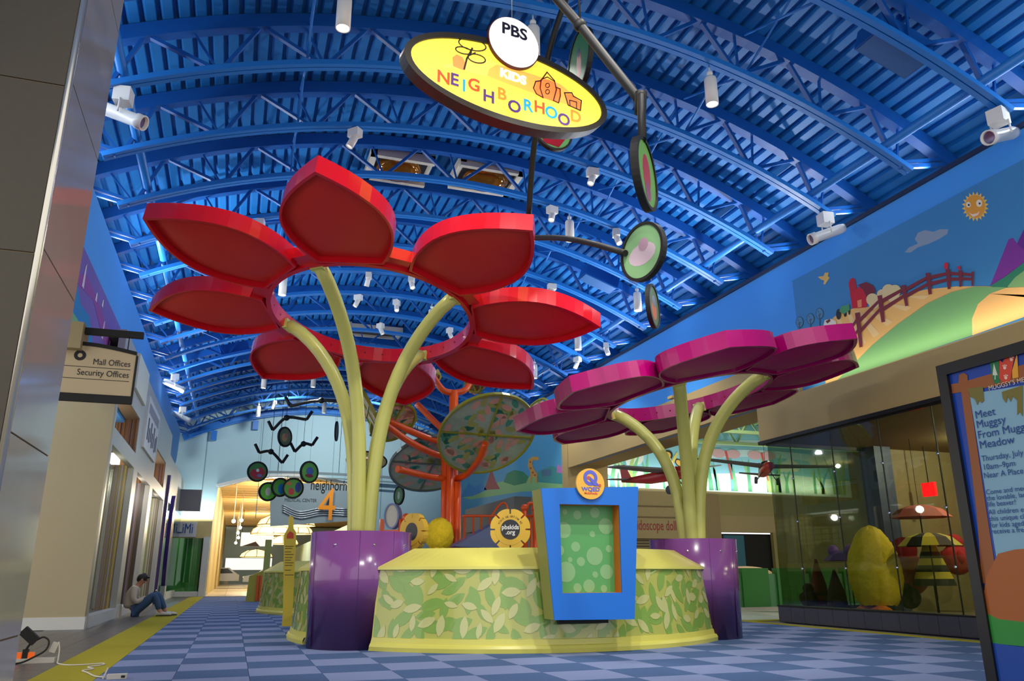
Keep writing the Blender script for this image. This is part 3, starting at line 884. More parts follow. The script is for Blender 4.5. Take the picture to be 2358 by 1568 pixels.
slim = [r * (.62 if i < 4 or i in (7, 12, 17, 24) else .8 if 8 <= i <= 9 or 13 <= i <= 14 or 18 <= i <= 20 or 25 <= i <= 27 else 1.0) for i, r in enumerate(br)]
body = skin_chain('body', bv, be, slim, SKIN, per)
# clothes follow the same bones, a little fuller
sv = [0, 1, 2, 3, 7, 8, 9, 10, 12, 13, 14, 15]
idx = {v: i for i, v in enumerate(sv)}
skin_chain('sweater', [bv[i] if i else p_(.0, 0, .15) for i in sv] + [p_(.085, 0, .605)], [(idx[a], idx[b]) for a, b in be if a in idx and b in idx] + [(idx[3], len(sv))],
           [br[i] * 1.0 + (.034 if i == 0 else .018) for i in sv] + [.075], SWEAT, per)
jv = [0, 17, 18, 19, 20, 21, 24, 25, 26, 27, 28]
idx = {v: i for i, v in enumerate(jv)}
skin_chain('jeans', [bv[i] for i in jv], [(idx[a], idx[b]) for a, b in be if a in idx and b in idx], [br[i] + .014 for i in jv], JEAN, per)
# head details
hx = (V((.93, 0, -.36)), V((0, 1, 0)), V((.36, 0, .93)))
hc = V(p_(.175, 0, .755))
hair = MB()
def hf_(a, b):
    th, ph = 2 * math.pi * a, math.pi * .56 * b
    k = 1.0 - .12 * max(0, math.cos(th))
    return hc + hx[0] * (.108 * math.sin(ph) * math.cos(th) * k - .012) + hx[1] * (.098 * math.sin(ph) * math.sin(th)) + hx[2] * (.118 * math.cos(ph) + .01)
hair.surf(hf_, 16, 8)
hair.ball(hc - hx[0] * .055 + hx[2] * .0, (.065, .09, .09), 12, 8, hx).ball(hc + hx[0] * .092 + hx[2] * .07, (.03, .05, .02), 8, 6, hx)
hair.build('hair', HAIR, per)
MB().ball(hc + hx[0] * .105 - hx[2] * .01, (.022, .015, .025), 8, 6, hx).build('nose', SKIN, per)
for s in (-1, 1):
    MB().ball(hc + hx[1] * (s * .09) - hx[2] * .015, (.022, .012, .032), 8, 6, hx).build('ear', SKIN, per)
    MB().ball(hc + hx[0] * .088 + hx[1] * (s * .034) + hx[2] * .012, (.008, .014, .008), 8, 6, hx).build('eye', HAIR, per)
MB().ball(hc + hx[0] * .088 - hx[2] * .05, (.01, .028, .007), 8, 6, hx).build('mouth', mat('lips', (168, 92, 80), .5), per)
# hands: palm with four fingers and a thumb each
for s, wi in ((-1, 11), (1, 16)):
    w = V(bv[wi]); d = V((.86, -s * .25, .35)).normalized(); lat = V((.25, s * -.0 + .95, .1)).normalized(); up = d.cross(lat)
    hv = [w, w + d * .05, w + d * .085]; he = [(0, 1), (1, 2)]; hr = [.026, .030, .026]
    for k, L in enumerate((.065, .075, .07, .055)):
        o0 = w + d * .085 + lat * ((k - 1.5) * .02); i0 = len(hv)
        hv += [o0, o0 + d * (L * .5) + up * .006, o0 + d * (L * .75) - up * .02]; he += [(2, i0), (i0, i0 + 1), (i0 + 1, i0 + 2)]; hr += [.0095, .009, .008]
    o0 = w + d * .03 - lat * .03; i0 = len(hv)
    hv += [o0, o0 + d * .035 - lat * .02, o0 + d * .06 - lat * .015]; he += [(1, i0), (i0, i0 + 1), (i0 + 1, i0 + 2)]; hr += [.011, .010, .009]
    skin_chain('hand', hv, he, hr, SKIN, per, sub=1)
SHOE = mat('white_shoe', (214, 208, 200), .5); SOLE = mat('shoe_black', (32, 30, 30), .6)
for y in (-.12, .15):
    x = .60 if y < 0 else .69
    sh = MB()
    def shf(a, b):
        th, q = 2 * math.pi * a, b
        xx = -.07 + .30 * q
        w_ = .048 * (1 - .25 * abs(q - .6)) * (math.sin(math.pi * min(1, .12 + q * .86)) ** .35)
        hgt = .105 - .055 * q if q < .95 else .045
        return V(p_(x + xx, y + w_ * math.cos(th), max(.012, .012 + hgt * (.5 + .5 * math.sin(th)))))
    sh.surf(shf, 14, 10)
    s_ = sh.build('shoe', SHOE, per)
    MB().plate((V(p_(x - .075, y, 0)), V((1, 0, 0)), V((0, 1, 0)), V((0, 0, 1))), [(0, -.035), (.15, -.045), (.27, -.045), (.315, 0), (.27, .045), (.15, .045), (0, .035)], .002, .018).build('shoe_sole', SOLE, s_)
    for q in (.10, .135, .17):
        MB().box(PX + x + q - .05, PX + x + q - .035, PY + y - .03, PY + y + .03, .085 - q * .12, .098 - q * .12).build('shoe_lace', SOLE, s_)
# folder resting on the knees
MB().obox(p_(.37, -.02, .43), (V((.72, 0, .70)), V((0, 1, 0)), V((-.70, 0, .72))), (.14, .12, .008)).solo('tablet', mat('tablet_black', (24, 24, 28), .3), 'dark flat tablet propped on the knees of the seated person', 'tablet')

# ================================================================== farm mural on the blue wall
FM = thing('wall_mural', 'farm mural with red barn, brown fence and green hill on the blue wall', 'mural', (9.37, 8, 3.94))
def zz(pts, ox=1558, oy=500, k=.33927): return [(ox + k * a, oy + k * b) for a, b in pts]
def mural(name, pts, rgb, layer, X=9.378, ox=1558, oy=500, k=.33927, raw=False, parent=None, zmin=3.935):
    m = mat('paint_%d_%d_%d' % rgb, rgb, .65)
    P = [at(x, y, X=X) for x, y in (pts if raw else zz(pts, ox, oy, k))]
    pl = [(p.y, max(p.z, zmin)) for p in P]
    fr = (V((X, 0, 0)), V((0, -1, 0)), V((0, 0, 1)), V((-1, 0, 0)))
    mb = MB().plate(fr, [(-a, b) for a, b in pl], .002 * layer, .002 * layer + .0003)
    return mb.build(name, m, parent or FM)
DOTN = [0]
def dot(name, c, r, rgb, layer, ry=None, n=20, **kw):
    DOTN[0] += 1; layer += (DOTN[0] % 6) * .15
    return mural(name, [(c[0] + x, c[1] + y) for x, y in circ(r, n, ry or r)], rgb, layer, **kw)
MB().box(9.374, 9.38, 2.0, 11.3, 3.93, 6.04).build('sky', mat('mural_sky', (58, 134, 190), .65), FM)
mural('cloud', [(1550, 240), (1580, 205), (1640, 180), (1618, 150), (1640, 105), (1690, 88), (1745, 100), (1790, 82), (1845, 82), (1840, 112), (1790, 145), (1720, 178), (1640, 205), (1590, 240)], (140, 160, 180), 2)
mural('mountain', [(2130, 465), (2255, 150), (2285, 140), (2310, 175), (2480, 330), (2700, 480)], (126, 48, 150), 2)
mural('mountain', [(2312, 180), (2400, 0), (2520, 120), (2700, 380), (2480, 330)], (104, 34, 140), 3)
mural('far_hill', [(2130, 468), (2240, 400), (2358, 310), (2520, 260), (2750, 260), (2750, 560), (2300, 520)], (44, 130, 96), 4)
mural('far_hill', [(2250, 472), (2300, 410), (2380, 350), (2520, 320), (2750, 330), (2750, 600), (2300, 520)], (130, 178, 112), 5)
mural('straw_field', [(845, 815), (960, 770), (1100, 655), (1200, 620), (1300, 610), (1450, 545), (1700, 490), (1900, 470), (2100, 468), (2250, 480), (2000, 640), (1600, 860), (1300, 1050), (1015, 1140), (1010, 1100)], (236, 186, 106), 3)
for a, b, c_, d in ((1150, 640, 1250, 880), (1220, 640, 1340, 820), (1300, 640, 1430, 740), (1420, 590, 1560, 640), (1560, 540, 1680, 560), (1090, 690, 1160, 1000)):
    mural('field_stripe', [(a, b), (a + 26, b - 4), (c_ + 40, d - 30), (c_, d)], (240, 204, 140), 4)
mural('green_hill', [(1085, 1118), (1180, 1020), (1330, 870), (1500, 730), (1700, 590), (1870, 510), (2030, 472), (2200, 475), (2300, 480), (2300, 700), (2015, 800)], (120, 176, 110), 5)
mural('orange_hill', [(2012, 803), (2010, 690), (2050, 590), (2130, 520), (2240, 480), (2358, 475), (2600, 520), (2750, 600), (2750, 540)], (248, 192, 116), 6)
mural('silo', [(1172, 450), (1180, 422), (1200, 412), (1216, 424), (1225, 480), (1245, 618), (1195, 614)], (190, 24, 46), 6)
mural('barn', [(1208, 515), (1240, 470), (1278, 500), (1305, 560), (1290, 614), (1195, 620)], (200, 20, 40), 7)
mural('barn_roof', [(1222, 466), (1290, 440), (1340, 465), (1358, 505), (1300, 558), (1275, 500), (1243, 462)], (120, 26, 46), 8)
mural('barn_door', [(1232, 568), (1262, 558), (1262, 610), (1236, 614)], (232, 140, 90), 9)
for x, y, r_ in ((1335, 560, 42), (1400, 525, 34), (1445, 500, 44), (1490, 500, 40), (1480, 545, 40), (1345, 590, 34)):
    dot('bush', (x, y), r_, (222, 204, 150), 9)
POSTS = [(1095, 790, 1130, 785, 1158, 1030, 1130, 1040), (1218, 652, 1250, 645, 1270, 880, 1248, 885), (1370, 535, 1402, 528, 1422, 710, 1398, 715), (1530, 465, 1560, 460, 1580, 600, 1560, 605), (1697, 382, 1727, 378, 1740, 522, 1718, 527), (1832, 355, 1862, 352, 1868, 487, 1848, 490), (1920, 362, 1945, 362, 1943, 472, 1928, 475), (2008, 372, 2025, 370, 2022, 465, 2010, 467)]
for i, p in enumerate(POSTS):
    mural('fence_post', [(p[0], p[1]), (p[2], p[3]), (p[4], p[5]), (p[6], p[7])], (122, 38, 50), 11)
    if i + 1 < len(POSTS):
        q = POSTS[i + 1]
        for f_ in (.22, .52):
            xa, ya = p[2] + (p[4] - p[2]) * f_, p[3] + (p[5] - p[3]) * f_
            xb, yb = q[0] + (q[6] - q[0]) * f_, q[1] + (q[7] - q[1]) * f_
            w = 10 + 8 * (1 - i / 7)
            mural('fence_rail', [(xa, ya - w), (xb, yb - w * .8), (xb, yb + w * .8), (xa, ya + w)], (122, 38, 50), 10)
for a in (1075, 1010):
    mural('fence_rail', [(a, 880 + (1075 - a) * .8), (1100, 850 if a == 1075 else 930), (1100, 880 if a == 1075 else 955), (a, 915 + (1075 - a) * .8)], (122, 38, 50), 10) if a == 1075 else None
for x, y in ((838, 712), (912, 690), (974, 655)):
    dot('lollipop_tree', (x, y), 27, (60, 84, 92), 5, 38); dot('lollipop_tree_core', (x, y), 23, (70, 140, 180), 6, 34)
    mural('tree_trunk', [(x - 2, y), (x + 3, y), (x + 6, y + 90), (x, y + 92)], (60, 84, 92), 7)
    for dx, dy in ((-8, -14), (8, 4), (-6, 14)): dot('tree_fruit', (x + dx, y + dy), 4, (150, 40, 80), 7, n=8)
dot('tractor_wheel', (1105, 660), 17, (30, 34, 36), 8, 36); dot('tractor_wheel', (1150, 655), 10, (30, 34, 36), 8, 22); dot('tractor_wheel', (1177, 640), 7, (30, 34, 36), 8, 24)
mural('tractor_body', [(1110, 640), (1122, 605), (1150, 600), (1178, 590), (1182, 630), (1140, 660)], (70, 150, 100), 9)
mural('cow', [(960, 830), (985, 790), (1030, 770), (1000, 740), (1010, 700), (1050, 690), (1085, 705), (1090, 750), (1060, 790), (1075, 850), (1040, 862), (1000, 865)], (232, 226, 210), 7)
mural('cow_patch', [(965, 835), (985, 795), (1030, 790), (1040, 815), (1000, 845)], (110, 50, 36), 8)
mural('cow_patch', [(1015, 708), (1045, 690), (1050, 705), (1030, 722)], (110, 50, 36), 8)
mural('biplane', [(962, 405), (1000, 400), (1010, 378), (1035, 375), (1030, 402), (1042, 410), (1030, 430), (1010, 458), (1000, 455), (1005, 430), (985, 425)], (232, 190, 100), 5)
dot('red_bird', (1838, 332), 15, (206, 30, 56), 12, 24); dot('red_bird', (1926, 345), 10, (206, 30, 56), 12, 14)
sk = dict(ox=1558, oy=0)
mural('sun_rays', [((2030 + (92 if i % 2 else 70) * math.cos(i * math.pi / 20)), (1402 + (102 if i % 2 else 78) * math.sin(i * math.pi / 20))) for i in range(40)], (238, 200, 110), 4, **sk)
dot('sun', (2030, 1402), 68, (232, 160, 50), 5, 78, **sk)
for dx, dy, r_ in ((-45, -12, 16), (28, -22, 20)):
    dot('sun_eye', (2030 + dx, 1402 + dy), r_, (240, 232, 214), 6, r_ * 1.25, **sk); dot('sun_pupil', (2034 + dx, 1404 + dy), 7, (40, 30, 34), 7, **sk)
mural('sun_smile', [(1985, 1440), (2010, 1455), (2045, 1448), (2062, 1430), (2050, 1460), (2015, 1474)], (240, 220, 200), 6, **sk)

# ================================================================== glass shop
GX = 9.35
curb = struct('wall_right_curb', MB().box(GX - .07, GX + .16, 2.0, 12.5, 0, .262).box(GX - .07, 11.6, 12.34, 12.5, 0, .262), mat('curb_grout', (60, 58, 66), .6))
CT = mat('curb_tile', (74, 74, 90), .35, noise=(9, .12))
for k in range(30):
    y1 = 12.49 - k * .35
    if y1 < 2.3: break
    MB().box(GX - .085, GX - .07, y1 - .342, y1, .012, .26).build('curb_tile', CT, curb)
MB().box(GX - .09, GX + .16, 2.0, 12.5, .262, .285).build('curb_cap', BLACK, curb)
GL = glass('display_glass', (226, 232, 218), .04, .96)
joints = [12.48] + [at(x, y, X=GX).y for x, y in ((1859, 1413), (1961, 1416), (2081, 1419), (2220, 1426))]
joints += [joints[-1] - 1.25, joints[-1] - 2.5, joints[-1] - 3.7]
w6 = struct('window_6', MB().box(GX - .01, GX + .03, 2.0, 12.5, 3.14, 3.2), BLACK)
for a, b in zip(joints[:-1], joints[1:]):
    MB().box(GX, GX + .012, b + .008, a - .008, .285, 3.14).build('window_pane', GL, w6)
    MB().box(GX - .002, GX + .014, b - .007, b + .007, .285, 3.14).build('glass_joint', BLACK, w6)
    for z in (.9, 1.7, 2.45):
        MB().lathe((GX - .003, b, z), [(.022, 0), (.022, .015), (0, .018)], 10, (-1, 0, 0)).build('glass_clip', mat('chrome', (225, 225, 225), .15, 1.0), w6)
w7 = struct('window_7', MB().box(GX, 11.6, 12.47, 12.5, 3.14, 3.2), BLACK)
for k, (a, b) in enumerate(((GX + .02, 10.1), (10.1, 10.85), (10.85, 11.55))):
    MB().box(a + .006, b - .006, 12.48, 12.492, .285, 3.14).build('window_pane', GL, w7)
struct('wall_shop_pier', MB().box(11.6, 12.0, 12.2, 12.6, 0, 3.9), mat('shop_pier_blue', (52, 66, 96), .5))
struct('floor_shop', MB().box(GX + .16, 15.4, 2.0, 12.3, -.01, .14), mat('shop_floor', (120, 110, 90), .5))
struct('ceiling_shop', MB().box(GX + .05, 15.6, 1.0, 12.6, 3.2, 3.3), mat('shop_ceiling', (128, 112, 68), .7))
SHW = struct('wall_shop_back', MB().box(15.4, 15.6, 1.0, 12.6, 0, 3.3).box(12.0, 15.5, 12.45, 12.6, 0, 3.3).box(9.6, 15.5, 1.0, 1.1, 0, 3.3), mat('shop_wall', (134, 120, 84), .7))
MB().box(15.3, 15.4, 6.0, 9.6, 2.0, 2.9).build('green_banner', mat('banner_green', (40, 130, 90), .6), SHW)
MB().box(15.3, 15.4, 10.0, 12.2, .4, 2.2).build('dark_alcove', DARK, SHW)
# back grille and shelving
gr = thing('roller_grille', 'pale lit roller grille on the back wall of the glass shop', 'grille', (15.3, 4.6, .3))
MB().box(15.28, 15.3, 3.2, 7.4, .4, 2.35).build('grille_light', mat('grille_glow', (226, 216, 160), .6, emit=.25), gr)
for k in range(14): MB().box(15.25, 15.27, 3.2, 7.4, .45 + k * .14, .465 + k * .14).build('grille_bar', DARK, gr)
for k in range(13): MB().box(15.25, 15.27, 3.3 + k * .33, 3.315 + k * .33, .4, 2.35).build('grille_post', DARK, gr)
SHELF = mat('shelf_white', (196, 190, 170), .5)
for j, (y0, y1, lab) in enumerate(((6.3, 9.6, 'white display shelf with green panel behind the yellow plush figure'), (3.0, 6.2, 'white display shelf with green panel under the striped bee dress'))):
    sh = thing('display_shelf', lab, 'shelf', (11.9, (y0 + y1) / 2, .14))
    for z in (.62, 1.28):
        MB().box(11.6, 12.2, y0, y1, z, z + .06).build('shelf_board', SHELF, sh)
    MB().box(11.62, 11.66, y0, y1, .14, .62).build('front_panel', mat('shelf_green', (96, 128, 64), .5), sh)
    for y in (y0 + .05, y1 - .05): MB().box(11.65, 12.15, y - .03, y + .03, .14, 1.28).build('shelf_post', SHELF, sh)
# big yellow plush form on orange cushions
def gx_(x, y, X=10.45): return at(x, y, X=X)
YP = mat('shaggy_yellow', (232, 200, 30), .9, noise=(30, .25), bump=(14, 1.0))
OR = mat('orange_plush', (236, 120, 30), .8)
b0 = gx_(2018, 1345); b1 = gx_(2012, 1255)
yf = thing('plush_form', 'big shaggy yellow egg-shaped plush form on orange cushions in the shop window', 'plush', (b0.x, b0.y, .14))
MB().lathe((b0.x, b0.y, .30), [(.46 * math.sin(math.pi * (.12 + .88 * q)) ** .5 * (1 - .16 * q) + .004, 1.32 * q) for q in [k / 30 for k in range(31)]], 44).shag(.016).build('plush_body', YP, yf)
for s in (-1, 1):
    MB().lathe((b0.x - .12, b0.y + s * .17, .14), [(.20, 0), (.22, .05), (.15, .12), (.08, .16), (.08, .34)], 16).build('cushion', OR, yf)
def umbrella(name, label, x, y, X, r, rgb1, rgb2, n=8, pole=1.0):
    c = at(x, y, X=X); t = thing(name, label, 'umbrella', (c.x, c.y, max(.14, c.z - pole)))
    for k in range(n):
        a0, a1 = 2 * math.pi * k / n, 2 * math.pi * (k + 1) / n
        mb = MB(); rows = [(0, .34 * r), (.35 * r, .30 * r), (.7 * r, .18 * r), (r, -.1 * r)]
        vs = [c + V((q * math.cos(a), q * math.sin(a), z)) for q, z in rows for a in (a0, a1)]
        mb.add(vs, [(i * 2, i * 2 + 1, i * 2 + 3, i * 2 + 2) for i in range(3)], False)
        mb.build('umbrella_panel', mat('umb_%d_%d_%d' % (rgb1 if k % 2 else rgb2), rgb1 if k % 2 else rgb2, .7), t)
    MB().tube([c + V((0, 0, .34 * r)), (c.x, c.y, max(.15, c.z - pole))], .012, 6).build('pole', DARK, t)
    return t, c
t_, c_ = umbrella('toy_umbrella', 'open purple child umbrella with two round bumps beside the yellow plush form', 1955, 1285, 10.75, .46, (104, 62, 160), (92, 52, 146), pole=1.0)
for s in (-1, 1): MB().ball(c_ + V((-.15, s * .22, .14)), .10, 12, 8).build('bump', mat('umb_bump', (120, 76, 172), .6), t_)
t_, c_ = umbrella('toy_umbrella', 'open yellow and black striped umbrella above the bee dress', 2140, 1250, 10.9, .5, (220, 196, 60), (34, 30, 26), 12, pole=.9)
t_, c_ = umbrella('toy_umbrella', 'hanging open red umbrella under the shop ceiling by the exit light', 2118, 1185, 11.6, .52, (176, 78, 70), (196, 96, 86), pole=.45)
MB().tube([c_ + V((0, 0, .17)), (c_.x, c_.y, 3.2)], .006, 4).build('hanging_wire', DARK, t_)
d0 = at(2150, 1330, X=11.2)
bd_ = thing('bee_dress', 'yellow and black striped child dress on a stand in the shop', 'dress', (d0.x, d0.y, .5))
for k in range(6):
    r0_, r1_ = .34 - .04 * k, .30 - .04 * k
    MB().lathe((d0.x, d0.y, .62 + .11 * k), [(r0_, 0), (r1_, .11)], 18).build('stripe_band', mat('bee_yel', (214, 190, 56), .7) if k % 2 else mat('bee_blk', (30, 28, 26), .7), bd_)
MB().tube([(d0.x, d0.y, .14), (d0.x, d0.y, .7)], .02, 8).build('stand_pole', DARK, bd_)
for x, y, X, r_, rgb, lab in ((2085, 1295, 11.3, .36, (150, 22, 30), 'large dark red plush toy behind the yellow plush form'), (2200, 1270, 12.6, .26, (170, 30, 36), 'small red plush toy beyond the striped umbrella'),
                              (2092, 1360, 11.15, .19, (40, 26, 26), 'dark brown plush toy on the shop shelf'), (1862, 1368, 10.1, .16, (44, 26, 24), 'dark brown toy horse at the corner of the glass shop')):
    c = at(x, y, X=X); pt_ = thing('plush_toy', lab, 'plush', (c.x, c.y, c.z - r_ * 1.6))
    MB().ball(c - V((0, 0, r_ * .55)), (r_, r_, r_ * 1.05), 14, 10).build('plush_body', mat('pl_%d_%d_%d' % rgb, rgb, .9, bump=(30, .6)), pt_)
    MB().ball(c + V((0, 0, r_ * .6)), r_ * .62, 14, 10).build('plush_head', MATS['pl_%d_%d_%d' % rgb], pt_)
    for s in (-1, 1): MB().ball(c + V((-r_ * .4, s * r_ * .75, -r_ * .4)), (r_ * .3, r_ * .3, r_ * .5), 8, 6).build('plush_arm', MATS['pl_%d_%d_%d' % rgb], pt_)
c = at(2118, 1362, X=11.8)
bp2 = thing('plush_toy', 'round striped bee plush sitting on the shop shelf', 'plush', (c.x, c.y, .68))
for k in range(5):
    a = .18 * math.sin(math.pi * (k + .02) / 5); b = .18 * math.sin(math.pi * (k + .98) / 5)
    MB().lathe((c.x, c.y, .68 + .07 * k), [(max(a, .05), 0), (max(b, .05), .07)], 16).build('stripe_band', MATS['bee_blk'] if k % 2 else MATS['bee_yel'], bp2)
for x, h_, rgb, lab in ((1905, .95, (110, 26, 30), 'dark red pointed gnome doll by the corner of the glass shop'), (1925, .75, (60, 40, 36), 'short dark pointed gnome doll by the corner of the glass shop')):
    c = at(x - (14 if h_ > .9 else -6), 1408, X=10.6)
    gd = thing('gnome_doll', lab, 'doll', (c.x, c.y, .14))
    MB().lathe((c.x, c.y, .14), [(.16, 0), (.19, .08), (.15, h_ * .5), (.02, h_)], 14).build('doll_body', mat('gn_%d_%d_%d' % rgb, rgb, .8), gd)
    MB().lathe((c.x, c.y, .14 + h_ * .28), [(.165, 0), (.175, .04), (.165, .08)], 14).build('doll_belt', DARK, gd)
hr_ = thing('clothes_rail', 'rail of dark striped child clothes on the shop shelf', 'clothes rail', (12.0, 4.9, .68))
MB().tube([(12.0, 4.3, 1.2), (12.0, 5.5, 1.2)], .012, 6).build('rail', SHELF, hr_)
for k in range(9):
    MB().box(11.78, 12.2, 4.35 + k * .13, 4.42 + k * .13, .72, 1.19).build('garment', mat('garm_%d' % (k % 3), ((36, 40, 34), (84, 90, 60), (60, 30, 30))[k % 3], .85), hr_)
ex = thing('exit_light', 'small glowing red exit light inside the glass shop', 'exit sign', (12.6, at(2140, 1127, X=12.6).y, 2.0))
c = at(2140, 1127, X=12.6)
MB().box(c.x - .03, c.x + .03, c.y - .15, c.y + .15, c.z - .13, c.z + .13).build('light_box', mat('exit_red', (255, 16, 24), .5, emit=2.2), ex)
MB().tube([(c.x, c.y, c.z + .13), (c.x, c.y, 3.2)], .01, 6).build('hanger', DARK, ex)

# ================================================================== poster stand near the camera
PXX = 4.42
po = thing('poster_stand', 'tall black framed event poster with blue lettering on light blue', 'poster', (PXX, 3.35, 0))
FP = (V((PXX, 0, 0)), V((0, -1, 0)), V((0, 0, 1)), V((-1, 0, 0)))
Y_A, Y_B, ZT, ZBt = 3.97, 2.72, 2.17, .02
def pp(x, y):
    p = at(x, y, X=PXX); return (-p.y, p.z)
def pps(pts, ox=2140, oy=780, k=.25497): return [pp(ox + k * a, oy + k * b) for a, b in pts]
out = [(-Y_A, ZBt), (-Y_B, ZBt), (-Y_B, ZT), (-Y_A, ZT)]; inn = [(-Y_A + .075, ZBt + .1), (-Y_B - .075, ZBt + .1), (-Y_B - .075, ZT - .075), (-Y_A + .075, ZT - .075)]
MB().ringplate(FP, out, inn, -.05, .025).build('poster_frame', mat('poster_black', (16, 15, 15), .35), po)
def pl(name, pts, rgb, lay, **kw): return MB().plate(FP, pts, .001 * lay, .001 * lay + .0008).build(name, mat('print_%d_%d_%d' % rgb, rgb, .4), po)
MB().plate(FP, inn, -.03, 0).build('poster_sheet', mat('poster_blue', (8, 62, 160), .35), po)
R_E = -Y_B - .08
LBL = (132, 176, 196)
pl('pale_panel', pps([(365, 500), (850, 420)]) + [(R_E, ZT - .42), (R_E, .62)] + pps([(850, 1568)])[:0] + [(pp(2302, 1330)[0], .62)], LBL, 1)
BRN = (150, 84, 36)
pl('log_post', pps([(290, 480), (360, 470), (520, 1568)]) + [pp(2296, 1330), pp(2262, 1345)] + pps([(430, 1568), (360, 1000)]), BRN, 2)
pl('log_rail', pps([(200, 410), (270, 400), (850, 235)]) + [(R_E, ZT - .16), (R_E, ZT - .27)] + pps([(850, 380), (360, 470), (210, 495)]), BRN, 3)
pl('log_stub', pps([(268, 400), (275, 325), (315, 308), (350, 330), (352, 410)]), BRN, 4)
pl('leaf_swag', pps([(355, 450), (490, 430), (500, 560), (480, 580), (455, 560), (440, 600), (425, 560), (410, 540), (375, 525)]), (118, 108, 40), 5)
pl('leaf_swag', pps([(660, 480), (850, 420), (850, 700), (820, 660), (800, 690), (800, 560), (760, 520), (740, 570), (715, 520), (700, 580), (670, 540)]), (118, 108, 40), 5)
pl('letter_panel', pps([(550, 195), (635, 180), (640, 400), (595, 405), (575, 350)]), (24, 116, 66), 5)
pl('letter_panel', pps([(640, 190), (670, 215), (700, 150), (790, 120), (760, 240), (740, 375), (690, 400), (640, 360)]), (214, 64, 36), 6)
pl('letter_panel', pps([(800, 125), (812, 350), (760, 360), (755, 290)]), (230, 160, 40), 6)
pl('pine_tree', pps([(590, 220), (625, 330), (606, 330), (606, 370), (598, 370), (598, 330), (580, 330)]), (206, 214, 190), 7)
for x, y in ((690, 255), (750, 180), (700, 345)):
    for dx, dy, r_ in ((0, 8, 14), (-14, -10, 6), (0, -16, 6), (14, -12, 6)):
        pl('paw_print', pps([(x + dx + a, y + dy + b) for a, b in circ(r_, 10, r_ * 1.1)]), (240, 196, 180), 8)
pl('brown_hill', [pp(2260, 1440), pp(2272, 1330), pp(2300, 1275), pp(2340, 1265), (R_E, .98), (R_E, .45)], (170, 92, 34), 6)
pl('green_hill', [pp(2250, 1400), pp(2300, 1425), pp(2358, 1432), (R_E, .6), (R_E, .3), pp(2358, 1488), pp(2275, 1480)], (44, 140, 50), 7)
pl('blue_pond', [pp(2258, 1475), pp(2300, 1482), pp(2358, 1490), (R_E, .3), (R_E, .14), (-Y_A + .08, .14)], (16, 70, 160), 8)
PN = mat('poster_navy', (16, 62, 140), .5)
def fpp(x, y):
    a, b = pp(x, y); return (V((PXX - .004, -a, b)), V((0, -1, 0)), V((0, 0, 1)), V((-1, 0, 0)))
for body, x, y, s_, bo in (('Meet', 2247, 957, .070, 0), ('Muggsy', 2250, 979, .070, 0), ('From Mugg', 2253, 1003, .070, 0), ('Meadow', 2257, 1026, .070, 0),
                           ('Thursday, July', 2262, 1057, .050, 0), ('10am\u20139pm', 2265, 1077, .050, 0), ('Near A Place t', 2267, 1096, .050, 0),
                           ('Come and mee', 2272, 1134, .0435, 0), ('the lovable, lar', 2274, 1148, .0435, 0), ('life beaver!', 2276, 1162, .0435, 0),
                           ('All children en', 2278, 1180, .0435, 0), ('this unique cl', 2280, 1195, .0435, 0), ('for kids aged', 2282, 1210, .0435, 0), ('receive a fre', 2284, 1224, .0435, 0)):
    text(body, s_, fpp(x, y), PN, po, align='LEFT', bold=bo, xs=1.02)
text("MUGGSY'S MEADOW", .042, (lambda f: (f[0] - V((.003, 0, 0)), f[1], f[2], f[3]))(fpp(2279, 895)), mat('poster_cream', (222, 206, 180), .5), po, align='LEFT', xs=.95)
MB().box(PXX - .03, PXX + .32, 2.85, 3.85, 0, .03).build('stand_foot', BLACK, po)

# ================================================================== side wing
WY = 24.0
ww = struct('wall_wing', MB().box(9.7, 24, WY, WY + .3, 2.75, 3.62).box(9.7, 24, WY + .02, WY + .3, 3.62, 6.2), OLIVE)
struct('wall_wing_shop', MB().box(9.7, 15.6, WY - .06, WY + .25, 1.95, 3.55).box(15.65, 24, WY, WY + .3, 2.2, 2.75).box(9.7, 12.2, WY, WY + .3, 0, 1.95).box(14.5, 15.0, WY, WY + .3, 0, 1.95).box(18.0, 24, WY, WY + .3, 0, 2.2).box(23.8, 24, 12.6, WY, 0, 6.4), mat('wing_shop_tan', (172, 152, 112), .7, noise=(12, .05)))
struct('trim_4', MB().box(9.7, 15.6, WY - .09, WY - .06, 2.98, 3.02), mat('trim_brown', (122, 104, 70), .7))
struct('trim_5', MB().box(9.7, 15.6, WY - .09, WY - .06, 2.62, 2.66), MATS['trim_brown'])
struct('wall_wing_pilaster', MB().box(15.0, 15.65, WY - .2, WY, 0, 3.45), mat('pilaster_brown', (150, 128, 92), .7))
gm = thing('wall_mural', 'bright meadow mural with tall grass, clouds and butterfly in the side wing', 'mural', (15, WY, 3.62))
FG = frame((0, WY, 0), (1, 0, 0), (0, 0, 1))
MB().plate(FG, [(9.9, 3.62), (21.5, 3.5), (21.5, 6.0), (9.9, 6.0)], 0.005, .012).build('meadow_sky', mat('meadow_sky', (150, 212, 232), .6), gm)
MB().plate(FG, [(9.9, 3.62), (21.5, 3.5), (21.5, 4.1), (18, 4.3), (15, 4.15), (12, 4.35), (9.9, 4.3)], .012, .014).build('meadow_haze', mat('meadow_white', (232, 244, 240), .6), gm)
for i, (y0, y1) in enumerate(((4.35, 4.6), (4.75, 4.95))):
    pts = [(15.5 + 6 * k / 12, y0 + .5 * math.sin(math.pi * (k / 12 * .6 + .25))) for k in range(13)]
    MB().plate(FG, pts + [(a, b + (y1 - y0)) for a, b in pts[::-1]], .013, .015).build('sky_swirl', mat('meadow_swirl', (206, 232, 240), .6), gm)
